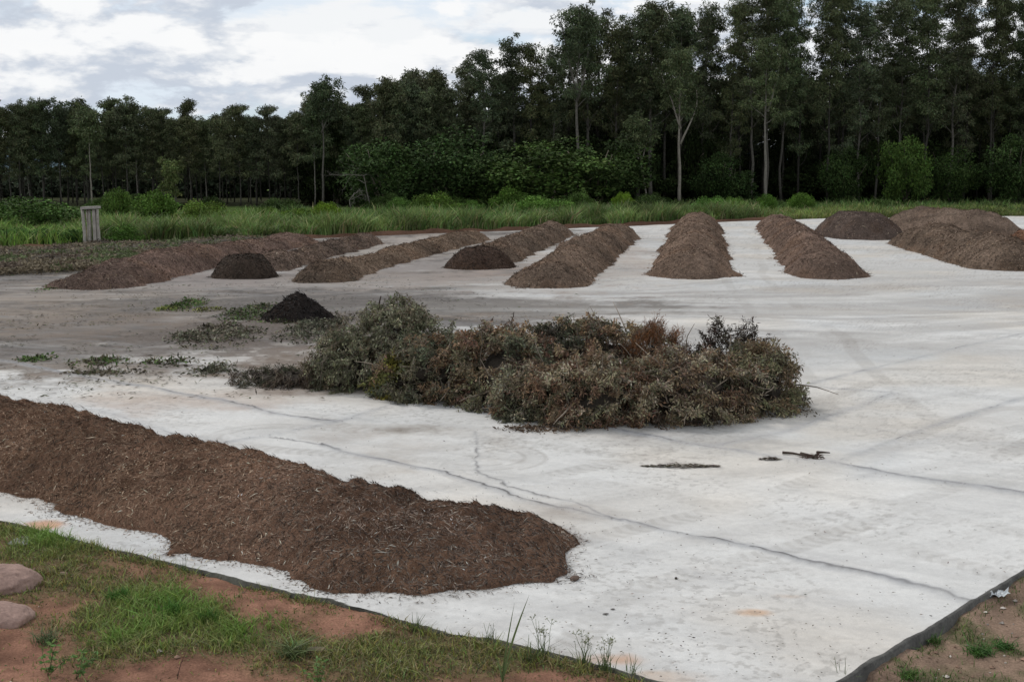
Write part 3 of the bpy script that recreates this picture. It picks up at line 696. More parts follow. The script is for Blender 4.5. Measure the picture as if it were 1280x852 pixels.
# bare dead branches
def bare(px, D, toppx, label):
    H = ztop(toppx, D); mb = MB()
    def rec(p, d, L, r, k):
        q = [p]
        for j in range(4): q.append(q[-1]+d*L/4); d = norm(d+rng.normal(size=3)*.22)
        tube(mb, q, np.linspace(r, r*.5, 5), (.17, .155, .135), 0, 4)
        if k:
            for _ in range(3): rec(q[rng.integers(2, 5)], norm(d+rng.normal(size=3)*.8), L*.65, r*.5, k-1)
    rec(np.zeros(3), np.array([-.25, 0, 1.]), H*.5, .09, 4)
    tag(mb.obj('dead_tree', M_twig, loc=tuple(PD(px, D, 0))), label, 'tree')
bare(465, 159, 175, 'bare pale dead tree standing before the dark trees')
bare(440, 158, 215, 'small bare twiggy tree left of the bigger dead one')

# far wood behind everything (one mass, nobody could count it)
mb = MB()
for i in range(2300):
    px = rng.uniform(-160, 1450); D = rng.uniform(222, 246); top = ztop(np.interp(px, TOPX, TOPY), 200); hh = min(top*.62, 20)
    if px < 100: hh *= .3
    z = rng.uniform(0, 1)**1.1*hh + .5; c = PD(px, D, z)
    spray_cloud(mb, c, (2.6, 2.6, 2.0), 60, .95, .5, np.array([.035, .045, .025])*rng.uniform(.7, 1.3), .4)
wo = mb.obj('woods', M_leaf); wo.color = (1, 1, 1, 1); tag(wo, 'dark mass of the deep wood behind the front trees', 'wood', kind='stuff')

# sheds beyond the plantation
def shed(px, D, w, h, label):
    r = empty('farm_shed', tuple(PD(px, D, 0))); 
    def box(x0, x1, y0, y1, z0, z1, col, name, m=M_paint):
        b = MB(); v = [(x, y, z) for z in (z0, z1) for y in (y0, y1) for x in (x0, x1)]
        b.add(v, [(0,1,3,2),(4,6,7,5),(0,4,5,1),(2,3,7,6),(0,2,6,4),(1,5,7,3)], col); return b.obj(name, m, r)
    box(-w/2, w/2, 0, 5, 0, h-.5, (.42, .40, .30), 'wall')
    b = MB(); v = [(-w/2-.4,-.4,h-.5),(w/2+.4,-.4,h-.5),(w/2+.4,2.5,h+.6),(-w/2-.4,2.5,h+.6),(w/2+.4,5.4,h-.5),(-w/2-.4,5.4,h-.5)]
    b.add(v, [(0,1,2,3),(3,2,4,5),(0,3,5,0)], (.75,.74,.72)); b.add([(0,0,0)]*4, [(0,1,2,3)]) if 0 else None; b.obj('roof', M_paint, r)
    box(-.6, .6, -.03, 0, 0, 2.1, (.12, .11, .10), 'door'); tag(r, label, 'shed')
shed(8, 300, 7, 3.8, 'pale roofed shed beyond the leftmost gum trunks')
shed(62, 305, 5, 3.6, 'small pale roofed shed seen between thin trunks left')

# ------------------------------------------------------------------ grasses far
def grass_strip(n, fx, width, hgt, col, name, label, t0, t1, wdt=.09):
    t = rng.uniform(t0, t1, n); D0 = Dfar(t); 
    d = rng.random(n)*width + 1.6; Y = D0 + d; X = t*Y
    m = fx(t, d, X, Y); k = rng.random(n) < m; X, Y, d, t = X[k], Y[k], d[k], t[k]; n = len(X)
    cl = fbm(X*.35, Y*.35, 2, 3); H = hgt*np.clip(1+1.3*cl+.5*fbm(X*1.3, Y*1.3, 6, 2), .25, 2)*rng.uniform(.55, 1.25, n)
    lean = np.column_stack([rng.normal(size=n)*.35, rng.normal(size=n)*.35, np.zeros(n)])
    dry_ = (rng.random(n) < .10)[:, None]; c = np.where(dry_, rvar((.28,.25,.13), n), rvar(col, n, .25, .10))*(1+.7*fbm(X*.3, Y*.3, 9, 4))[:, None].clip(.3, 2)
    mb = MB(); blades(mb, np.column_stack([X, Y, np.full(n, -.05)]), lean, H, wdt, c, bend=.6)
    tag(mb.obj(name, M_grass), label, 'grass', kind='stuff')
grass_strip(95000, lambda t, d, X, Y: sstep(-.345, -.325, t)*sstep(.22, .15, t+.02*vnoise(X, Y))*sstep(9+4*vnoise(X*.15, 3.), 6, d), 11, 1.05, (.14,.20,.062), 'reed_grass', 'tall green reed grass bank along the far edge of the yard', -.35, .24)
grass_strip(40000, lambda t, d, X, Y: sstep(-.16, -.22, t), 34, .75, (.135,.215,.045), 'grass', 'bright green meadow grass left beyond the clippings', -.5, -.18, .08)
grass_strip(45000, lambda t, d, X, Y: sstep(.10, .16, t), 22, .55, (.17,.21,.06), 'grass', 'yellowish verge grass behind the right windrows', .10, .5, .08)
grass_strip(30000, lambda t, d, X, Y: (d > 7)*1., 50, .8, (.10,.16,.045), 'grass', 'rough green grass in front of the trees', -.5, .5, .1)

# ------------------------------------------------------------------ dried clippings bank, left
def clip_bank():
    mb = MB(); n = 80000
    t = rng.uniform(-.56, -.20, n); D = 1/rng.uniform(1/94, 1/55, n); X = t*D; px = 640+t*F
    lo = np.interp(px, [-250, 0, 90, 200, 300], [57, 57.5, 59.5, 67, 80]); hi = np.interp(px, [-250, 0, 130, 330], [80, 80, 87, 93])
    k = (D > lo + 2*vnoise(X*.3, D*.3)) & (D < hi + 2*vnoise(X*.3, D*.3, 5)); X, D, t = X[k], D[k], t[k]; n = len(X)
    h = .28 + .30*fbm(X*.3, D*.3, 7, 4); h = np.clip(h, .02, 1)
    d = rng.normal(size=(n, 3))*[1, 1, .5]
    ty = fbm(X*.4, D*.4, 3, 4)[:, None]; pal = np.where(ty > .25, [[.12, .145, .065]], np.where(ty > -.12, [[.19, .155, .105]], [[.13, .10, .075]]))
    leaves(mb, np.column_stack([X, D, h*rng.random(n)**.4]), d, rng.uniform(.12, .32, n), rng.uniform(.05, .14, n), pal*(1+rng.normal(size=(n, 1))*.3).clip(.4, 2))
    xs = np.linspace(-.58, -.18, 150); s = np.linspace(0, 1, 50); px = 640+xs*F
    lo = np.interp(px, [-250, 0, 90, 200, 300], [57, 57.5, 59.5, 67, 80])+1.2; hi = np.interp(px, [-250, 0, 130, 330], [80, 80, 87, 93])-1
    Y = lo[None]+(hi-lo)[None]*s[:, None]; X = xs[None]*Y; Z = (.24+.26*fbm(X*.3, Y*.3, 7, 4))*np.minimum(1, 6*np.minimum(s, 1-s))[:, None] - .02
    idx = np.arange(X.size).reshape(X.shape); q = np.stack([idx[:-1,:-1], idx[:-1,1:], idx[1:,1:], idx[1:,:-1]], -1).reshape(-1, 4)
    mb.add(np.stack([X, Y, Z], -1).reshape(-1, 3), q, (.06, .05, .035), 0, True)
    tag(mb.obj('leaf_litter', M_cut), 'low bank of dried green brown clippings left of the windrows', 'clippings', kind='stuff')
clip_bank()

# ------------------------------------------------------------------ cut branches
def bough(cen, rad, n, pal, leaf=(.085,.028), name='cut_branches', label='', group=None, twigs=26, droop=.5, up=0, core=True, cat='cut branches', clump=26, stickcol=(.20,.165,.13), csz=(.14,.26), tw=(.5,1.1)):
    """heap of leafy cut boughs: sticks + drooping leaf sprays + dark core painted as the shade inside"""
    cen = np.asarray(cen, float); rad = np.asarray(rad, float)
    r = empty(name, (cen[0], cen[1], 0)); mt, ml = MB(), MB()
    def surf(u):
        k = 1 + .22*fbm(u[:, 0]*2.2+cen[0], u[:, 1]*2.2+cen[1], u[:, 2]*2.2, 3); return u*k[:, None]*rad
    base = np.array([0, 0, cen[2]])
    nc = max(6, n//clump//4)
    u = norm(rng.normal(size=(nc, 3))); u[:, 2] = np.where(u[:, 2] < -.75, -u[:, 2], u[:, 2])
    cc = surf(u)*rng.uniform(.72, 1.03, (nc, 1)) + base; cc[:, 2] = np.maximum(cc[:, 2], .07)
    per = int(n*1.25)//nc
    pal = np.asarray(pal, float); pick = (fbm(cc[:, 0]*1.1+cen[0], cc[:, 1]*1.1, cc[:, 2]*1.4, 3)*.9+.5 + rng.normal(size=nc)*.22).clip(0, .999); pc = pal[(pick*len(pal)).astype(int)]; pc = np.where(rng.random((nc, 1)) < .3, pal[rng.integers(len(pal), size=nc)], pc)
    for i in range(nc):
        s = rng.uniform(*csz); m = per
        k = rng.integers(2, 5)
        # every clump is a few twigs radiating outward with leaves along them
        aa_ = float(vnoise(cc[i,0]*.9+cen[0], cc[i,1]*.9+cen[1], 4.))*5; fl = np.array([math.cos(aa_), math.sin(aa_), -.25])
        out = norm(u[i]*.7 + fl*.9 + np.array([0, 0, up]) + rng.normal(size=3)*.3)
        for j in range(k):
            d = norm(out + rng.normal(size=3)*.55); L = s*rng.uniform(1.5, 3.2)
            p0 = cc[i] - d*L*.5; mm = m//k; tt = rng.random(mm)
            sag = np.array([0, 0, -1.])*(tt**2)[:, None]*L*.25*droop
            pp = p0 + d*L*tt[:, None] + sag + rng.normal(size=(mm, 3))*.035; pp[:, 2] = np.maximum(pp[:, 2], .015)
            dd = norm(d*.5 + rng.normal(size=(mm, 3))*.75 + np.array([0, 0, -droop]))
            leaves(ml, pp, dd, leaf[0]*rng.uniform(.6, 1.4, mm), leaf[1]*rng.uniform(.7, 1.4, mm), np.clip(pc[i]*(1+rng.normal()*.18)*(1+rng.normal(size=(mm, 1))*.3)*(1+rng.normal(size=(mm, 3))*.06), .006, .7))
            tube(mt, [p0, p0+d*L*.5, p0+d*L+[0, 0, -L*.2*droop]], [.009, .006, .003], stickcol, 0, 3)
    for i in range(twigs):
        a = norm(rng.normal(size=3)); a[2] = abs(a[2])*.5; p0 = base + surf(a[None])[0]*rng.uniform(.3, .95); p0[2] = max(p0[2], .08); L = rng.uniform(*tw)*rad.max()*.8
        d = norm(a*.6 + rng.normal(size=3)*.6 + [0, 0, up]); p = [p0]
        for j in range(4): p.append(p[-1]+d*L/4); d = norm(d+rng.normal(size=3)*.15)
        p = np.array(p); p[:, 2] = np.maximum(p[:, 2], .03)
        tube(mt, p, np.linspace(rng.uniform(.012,.03), .005, 5), np.array(stickcol)*rng.uniform(.6, 1.5), 0, 5)
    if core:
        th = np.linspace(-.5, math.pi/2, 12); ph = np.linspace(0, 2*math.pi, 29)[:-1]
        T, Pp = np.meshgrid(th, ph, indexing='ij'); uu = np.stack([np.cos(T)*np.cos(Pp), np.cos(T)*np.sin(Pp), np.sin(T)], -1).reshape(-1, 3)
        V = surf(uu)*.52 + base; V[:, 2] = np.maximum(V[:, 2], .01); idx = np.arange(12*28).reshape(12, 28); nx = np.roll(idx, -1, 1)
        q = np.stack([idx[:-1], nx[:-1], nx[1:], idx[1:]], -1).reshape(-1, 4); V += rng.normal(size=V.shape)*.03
        ml.add(V, q, (.055, .045, .035), 0, False)  # dark shell colour stands in for shade deep between the boughs
    a = mt.obj('branch', M_twig, r); b = ml.obj('foliage', M_cut, r)
    return tag(r, label, cat, group)
GR = [(.18,.18,.11), (.22,.215,.135), (.14,.14,.085), (.27,.255,.175), (.19,.155,.10), (.13,.125,.08)]
OL = [(.25,.215,.135), (.31,.26,.17), (.20,.145,.09), (.35,.30,.21), (.23,.15,.095), (.15,.14,.085), (.18,.11,.07)]
BN = [(.22,.145,.088), (.18,.145,.09), (.28,.19,.115), (.16,.115,.08), (.20,.18,.11), (.30,.225,.14), (.15,.09,.06), (.15,.155,.10)]
RU = [(.19,.09,.045), (.23,.11,.05), (.14,.07,.035), (.20,.12,.075)]
GP = 'wilting boughs heaped as one brush pile'
def at(px, py, D=None): return P(px, py)
def bg(px, basey, toppy, wpx, depth, n, pal, label, lift=0., **k):
    a = P(px, basey); c = a[:2] + np.array([a[0]/a[1], 1])*depth*.42
    top = ztop(toppy, c[1]); w = wpx/F*c[1]/2
    zc = lift + (top-lift)*.28
    return bough((c[0], c[1], zc), (w, depth/2, top-zc), n, pal, label=label, **k)
# left grey-green mass
bg(500, 488, 381, 150, 2.6, 24000, GR, 'big grey green cut boughs at the left, tallest and with a stub pointing up', group=GP)
bg(432, 490, 412, 100, 2.0, 14000, GR+[(.12,.10,.06)], 'shaggy olive grey boughs sloping down at the far left of the brush', group=GP, droop=.9)
bg(366, 485, 461, 170, 1.7, 9000, [(.10,.075,.055),(.075,.06,.05),(.08,.08,.05)], 'flattened thin brown twigs trailing left of the brush', group=GP, leaf=(.10,.014), up=-.4, csz=(.12,.22), tw=(.15,.4))
# main pile
bg(540, 505, 420, 145, 2.4, 19000, [(.13,.145,.09),(.17,.165,.11),(.22,.15,.09),(.13,.12,.075)], 'green boughs with browned leaves at the left end of the main brush heap', group=GP)
bg(498, 500, 447, 62, .9, 2600, [(.20,.18,.045),(.26,.22,.05),(.14,.14,.05)], 'small bough with yellow leaves on the left tip of the main heap', group=GP, leaf=(.10,.05), twigs=8)
bg(560, 478, 424, 130, 1.3, 4200, [(.22,.10,.04),(.26,.13,.05),(.16,.08,.04)], 'orange brown leafy bough lying on the upper left slope of the main heap', group=GP, leaf=(.11,.055), twigs=10, lift=.8)
bg(640, 515, 412, 170, 2.8, 22000, BN, 'brown leaved boughs in the centre left of the main heap', group=GP, leaf=(.09,.035))
bg(735, 490, 398, 250, 2.6, 26000, BN+[(.085,.075,.055)], 'high reddish brown boughs along the ridge of the main heap', group=GP, leaf=(.085,.035))
bg(815, 490, 410, 90, 1.2, 8000, RU, 'rust coloured feathery dead bough behind the centre right of the heap', group=GP, leaf=(.12,.012), up=.8, droop=-.6)
bg(735, 537, 448, 160, 2.4, 22000, OL, 'pale olive dried boughs spilling over the front of the heap', group=GP)
bg(660, 527, 462, 90, 1.4, 8000, GR+OL, 'grey green boughs low at the front, left of the pale olive ones', group=GP)
bg(850, 533, 440, 190, 2.6, 24000, OL+[(.11,.08,.055)], 'olive brown boughs at the front right of the main heap', group=GP)
bg(945, 520, 430, 118, 2.2, 17000, [(.20,.19,.105),(.25,.22,.13),(.17,.13,.08),(.13,.12,.075),(.21,.15,.09)], 'greenish rounded boughs forming the right end of the heap', group=GP)
bg(908, 500, 408, 130, 1.2, 4200, [(.085,.055,.04),(.06,.045,.035),(.10,.085,.06)], 'dark twiggy upright bough sticking up at the right back of the heap', group=GP, leaf=(.10,.022), up=1.4, droop=.5, twigs=36, core=False, clump=12, stickcol=(.05,.04,.032), tw=(.6,1.0))
# single protruding sticks
def stick(px0, y0, D, dx, h, label, r=.03):
    b = PD(px0, D, ztop(y0, D)); mb = MB(); p = [np.zeros(3)]
    for j in range(5): p.append(np.array([dx*(j+1)/5+rng.normal()*.02, 0, h*(j+1)/5]))
    tube(mb, p, np.linspace(r, r*.45, 6), (.06, .045, .038), 0, 6)
    tube(mb, [p[2], p[2]+[.06*np.sign(dx), .03, .12]], [r*.5, r*.2], (.06, .045, .038), 0, 5)
    tag(mb.obj('broken_stick', M_twig, loc=tuple(b)), label, 'stick')
stick(470, 402, 29.5, .10, .62, 'dark broken stick poking up from the grey green boughs', .035)
stick(634, 418, 27, .14, .5, 'thin dark stick poking up over the brown leaved boughs', .02)
stick(690, 505, 24.5, .5, .5, 'pale twig showing at the front of the brown boughs', .012)
# scattered clippings
def clip(px, py, wpx, hpx, n, pal, label, H=.18, leaf=(.13,.05)):
    a = P(px, py); w = wpx/F*a[1]/2; dpt = abs(P(px, py-hpx)[1]-a[1])
    nn = n; th = rng.uniform(0, 6.28, nn); rr = np.sqrt(rng.random(nn)); rr = rr**.85*1.4; x = rr*np.cos(th)*w; y = (rr*np.sin(th)*.5+.5)*dpt
    den = fbm((x+a[0])*1.1, (y+a[1])*1.5, 4, 5, .7); k = (den > -.08 + (rr-.6)*1.1) | (rng.random(nn) < .10); x, y, rr, den = x[k], y[k], rr[k], den[k]; nn = len(x)
    z = (.015 + H*.9*np.clip(1-rr, 0, 1)**.7*np.clip(den*2.2+.25, 0, 1.4))*rng.random(nn)**.5
    pal = np.asarray(pal); c = pal[rng.integers(len(pal), size=nn)]*(1+rng.normal(size=(nn, 1))*.3).clip(.4, 1.8)
    c = c*(1+.9*fbm((x+a[0])*3, (y+a[1])*3, 7, 3))[:, None].clip(.4, 1.9)
    mb = MB(); leaves(mb, np.column_stack([x, y, np.maximum(z, .028)]), norm(rng.normal(size=(nn, 3))*[1, 1, .5]+[0, 0, .15]), leaf[0]*rng.uniform(.5, 1.4, nn), leaf[1]*rng.uniform(.6, 1.4, nn), c)
    r = empty('cut_clippings', (a[0], a[1], .0)); mb.obj('foliage', M_cut, r)
    tag(r, label, 'clippings')
g1 = [(.07,.125,.035), (.10,.15,.045), (.06,.085,.03), (.12,.10,.06)]; g2 = [(.095,.105,.065), (.15,.15,.105), (.07,.07,.045), (.12,.095,.07), (.20,.19,.14)]; g3 = [(.11,.095,.06), (.08,.09,.045), (.16,.135,.10), (.075,.06,.045), (.19,.165,.13)]
clip(220, 388, 36, 12, 2200, g1, 'fresh green tuft of clippings alone on the brown dirt', .3)
clip(205, 389, 30, 4, 400, [(.2,.22,.06)], 'yellow green leaves scattered beside the fresh tuft', .05)
clip(298, 401, 62, 18, 4200, g1+g2, 'green clippings left of the black cone', .35)
clip(255, 391, 40, 6, 500, [(.2,.21,.07), (.1,.09,.05)], 'thin yellowish clippings between the tuft and the black cone', .06)
clip(350, 404, 50, 8, 1500, g3+g1, 'green leaves at the foot of the black cone', .2)
clip(376, 427, 70, 24, 5200, g2, 'grey green clippings mound between black cone and brush', .42)
clip(258, 433, 78, 22, 4200, g3+g2, 'dull brown green clippings mound in the middle of the dirt', .28)
clip(222, 427, 40, 11, 1200, g2, 'dark green clippings at the left of the dull mound', .18)
clip(265, 414, 44, 8, 900, g3, 'sparse clippings behind the dull mound', .15)
clip(257, 469, 46, 13, 1900, g2, 'small shrubby clippings on the dirt left of the brown twigs', .26)
clip(112, 460, 60, 11, 1500, g1+g3, 'thin green clippings on the pale slab, left of the middle', .08)
clip(125, 469, 80, 7, 1200, g3, 'brownish flat clippings in front of the thin green ones', .06)
clip(33, 453, 36, 8, 800, g1, 'little dark green clippings near the left rim of the slab', .1)
clip(195, 459, 70, 10, 1100, g3+g1, 'flat scattered clippings right of the thin green ones', .06)
clip(52, 364, 22, 8, 700, g1, 'lone green tuft beside the first windrow', .35)
clip(410, 405, 60, 12, 1500, g3, 'pale dry clippings right of the black cone', .15)
clip(905, 524, 190, 6, 1000, [(.13,.10,.07),(.10,.085,.06)], 'dry leaf crumbs fallen in front of the brush', .03, (.08,.03))
clip(990, 517, 60, 10, 500, [(.13,.10,.07),(.08,.065,.05)], 'brown leaf crumbs by the right end of the brush', .03, (.08,.03))
clip(680, 541, 90, 8, 1200, [(.13,.09,.06),(.10,.07,.05)], 'reddish brown crumbs under the front of the brush', .05, (.09,.03))

# ------------------------------------------------------------------ debris on the slab
def strip(px, py, wpx, label, name, col, n=300, th=.06, curve=.12, L=.07):
    a = P(px, py); w = wpx/F*a[1]; x = rng.uniform(-.5, .5, n); y = rng.normal(size=n)*th*(1-abs(x)*1.2) + curve*(2*x)**2*w*.2
    z = rng.random(n)*.05*(1-abs(x)*1.6)+.015; mb = MB()
    leaves(mb, np.column_stack([x*w, y, z]), np.column_stack([np.sign(rng.normal(size=n)), rng.normal(size=n)*.25, rng.normal(size=n)*.1]), L*rng.uniform(.6, 1.5, n), .02*rng.uniform(.6, 1.4, n), rvar(col, n, .3), nrm=np.array([0,0,1.])+rng.normal(size=(n,3))*.2)
    tag(mb.obj(name, M_chip, loc=(a[0], a[1], 0)), label, 'debris')
strip(851, 584, 95, 'long thin curved strip of bark mulch lying on the pale slab', 'bark_strip', (.12,.10,.075), 520)
strip(963, 575, 22, 'little clump of brown bark left of the forked dry leaf', 'bark_clump', (.09,.065,.05), 130, .05)
def palmfrag():
    a = P(1012, 572); mb = MB()
    for pts in ([(-.42,.12),(-.25,.09),(-.08,.02),(.03,-.05)], [(.03,-.05),(.12,.02),(.2,.06)], [(-.1,.1),(.0,.02),(.08,-.04),(.22,-.05)], [(.18,.1),(.3,.12),(.42,.11)]):
        tube(mb, [(x, y*2.2, .03+.02*rng.random()) for x, y in pts], np.linspace(.028, .01, len(pts)), (.06,.045,.035), 0, 5)
    n = 70; leaves(mb, np.column_stack([rng.uniform(-.15, .2, n), rng.normal(size=n)*.07-.03, rng.random(n)*.05+.01]), rng.normal(size=(n, 3))*[1,.6,.2], .09, .02, rvar((.08,.05,.04), n))
    tag(mb.obj('dry_branch', M_chip, loc=(a[0], a[1], 0)), 'dark forked dry branch fragment on the pale slab right of the brush', 'branch')
palmfrag()
def chunk(px, py, s, label, col=(.14,.10,.08), z0=0, name='wood_chunk', el=(1.6,1,.8), m=None, cat='wood chunk', rz=.6, sub=3, nz=.2, facet=0):
    a = P(px, py, z0); bpy_me = MB(); 
    th = np.linspace(-math.pi/2, math.pi/2, 4*sub+1); ph = np.linspace(0, 2*math.pi, 6*sub+1)[:-1]; T, Q = np.meshgrid(th, ph, indexing='ij')
    u = np.stack([np.cos(T)*np.cos(Q), np.cos(T)*np.sin(Q), np.sin(T)], -1).reshape(-1, 3)
    k = 1+nz*fbm(u[:, 0]*1.3+px, u[:, 1]*1.3, u[:, 2]*1.3, 4)+nz*.25*fbm(u[:, 0]*6+px, u[:, 1]*6, u[:, 2]*6, 3)
    if facet:
        fr = np.random.default_rng(facet)
        for _ in range(34):
            fn = norm(fr.normal(size=3)); dd_ = (u*k[:, None])@fn; o_ = fr.uniform(.80, .97); k = k - np.maximum(0, dd_-o_)*.75/np.maximum((u@fn), .4)
        k = k + .03*fbm(u[:, 0]*9, u[:, 1]*9, u[:, 2]*9, 4)
    V = u*k[:, None]*np.array(el)*s; c, sn = math.cos(rz), math.sin(rz); V = V@np.array([[c, sn, 0], [-sn, c, 0], [0, 0, 1]])
    nr, nc = T.shape; idx = np.arange(nr*nc).reshape(nr, nc); nx = np.roll(idx, -1, 1)
    bpy_me.add(V, np.stack([idx[:-1], nx[:-1], nx[1:], idx[1:]], -1).reshape(-1, 4), np.array(col)*(1+.25*fbm(V[:,0]*6/s*.2, V[:,1]*6/s*.2, V[:,2], 3))[:, None], 0, True)
    return tag(bpy_me.obj(name, m or M_wood, loc=(a[0], a[1], z0+s*el[2]*.55)), label, cat)
chunk(718, 724, .042, 'brown wood chunk lying just off the tip of the front windrow')
chunk(757, 767, .016, 'small grey bark chip in front of the windrow tip', (.12,.11,.1), el=(2.2,.8,.5), rz=.2)
chunk(766, 761, .014, 'second tiny bark chip behind the grey one', (.12,.11,.1), el=(2,.8,.5), rz=.1)
chunk(845, 723, .018, 'round dark crumb alone on the pale slab', (.07,.06,.05), el=(1,1,.9))
# small crumbs: nobody could count them
def litter():
    n = 5200; px = rng.uniform(-20, 1300, n); py = 335 + 515*rng.random(n)**.7; W = np.array([P(a, b)[:2] for a, b in zip(px, py)])
    dens = .25+.75*(fbm(W[:, 0]*.5, W[:, 1]*.5, 3, 4) > .1); 
    near = np.exp(-((W[:, 0]+1)/5)**2-((W[:, 1]-17)/3.5)**2)
    k = (rng.random(n) < np.clip(dens*.45+near*.5, 0, 1)) & (np.maximum(*slabdist(W[:, 0], W[:, 1])) < -.1); W = W[k]; n = len(W)
    mb = MB(); leaves(mb, np.column_stack([W, np.full(n, .022)]), rng.normal(size=(n, 3))*[1, 1, .06], rng.uniform(.02, .08, n)*np.clip(W[:, 1]/25, .7, 1.6), rng.uniform(.01, .022, n)*np.clip(W[:, 1]/20, 1, 2), rvar((.11,.09,.07), n, .4), nrm=np.array([0, 0, 1.])+rng.normal(size=(n, 3))*.15)
    tag(mb.obj('crumbs', M_chip), 'tiny chips of bark scattered over the pale slab', 'debris', kind='stuff')
litter()
def leaf_bits():
    n = 16000; px = rng.uniform(-20, 720, n); py = rng.uniform(345, 500, n); W = np.array([P(a, b)[:2] for a, b in zip(px, py)]); f = fbm(W[:, 0]*.6, W[:, 1]*.9, 71, 5, .65)
    k = rng.random(n) < sstep(-.1, .45, f)*np.interp(px, [0, 450, 720], [1, 1, .15])*np.interp(py, [345, 370, 470, 500], [.5, 1, .8, .1]); W, f = W[k], f[k]; n = len(W)
    pal = np.array([(.08,.065,.045), (.11,.10,.055), (.075,.09,.04), (.17,.14,.10), (.06,.05,.04)])[rng.integers(5, size=n)]
    mb = MB(); leaves(mb, np.column_stack([W, np.full(n, .03)]), rng.normal(size=(n, 3))*[1, 1, .1], rng.uniform(.05, .2, n), rng.uniform(.02, .05, n), pal*rng.uniform(.6, 1.5, (n, 1)), nrm=np.array([0, 0, 1.])+rng.normal(size=(n, 3))*.25)
    tag(mb.obj('leaf_litter', M_chip), 'loose leaves and dust trodden over the brown left part of the yard', 'litter', kind='stuff')
leaf_bits()

# ------------------------------------------------------------------ wooden stand
def stand():
    D = P(115, 309)[1]; r = empty('wooden_stand', tuple(PD(115, D, -.03))); H = ztop(261, D); s = D/F*.82
    for i, (x0, x1, y, w) in enumerate([(-9, -11, 0, .115), (-6, -6.5, .5, .15), (-3, -1, .1, .10), (3.5, 2.0, .4, .13), (6, 5, 0, .11), (10.5, 8.5, .2, .13)]):
        mb = MB(); tube(mb, [(x0*s+(x1-x0)*s*t + .015*rng.normal(), y, H*t) for t in np.linspace(0, 1, 6)], w*np.array([1, .98, .96, .95, .93, .9]), (.36, .33, .29), 0, 8); mb.obj('post', M_wood, r)
    mb = MB(); v = [(x, y, z) for z in (H, H+.16) for y in (-.25, .75) for x in (-12.5*s, 11*s)]; v = np.array(v); v[v[:, 0] > 0, 2] += .04
    mb.add(v, [(0,1,3,2),(4,6,7,5),(0,4,5,1),(2,3,7,6),(0,2,6,4),(1,5,7,3)], (.36, .33, .3)); mb.obj('top_board', M_wood, r)
    tag(r, 'weathered grey wooden stand of upright posts under a top board', 'stand')
stand()
# strip of red earth bank along the far edge
mb = MB(); ts = np.linspace(-.40, .22, 300); 
rows = []
for k, (off, h) in enumerate([(-.3, -.02), (.1, .16), (.5, .26), (1.1, .2), (1.9, -.1)]):
    Y = Dfar(ts)+off+.4+.3*vnoise(ts*60, k*.3); X = ts*Y; rows.append(np.column_stack([X, Y, h*(.9+.8*fbm(X*.5, Y*.5, 2, 3)).clip(0, 2) if h > 0 else np.full(len(ts), h)]))
V = np.stack(rows); idx = np.arange(V.shape[0]*V.shape[1]).reshape(V.shape[:2]); q = np.stack([idx[:-1,:-1], idx[:-1,1:], idx[1:,1:], idx[1:,:-1]], -1).reshape(-1, 4)
mb.add(V.reshape(-1, 3), q, (.11, .062, .042), 0, True); tag(mb.obj('earth_bank', M_soil), kind='structure')

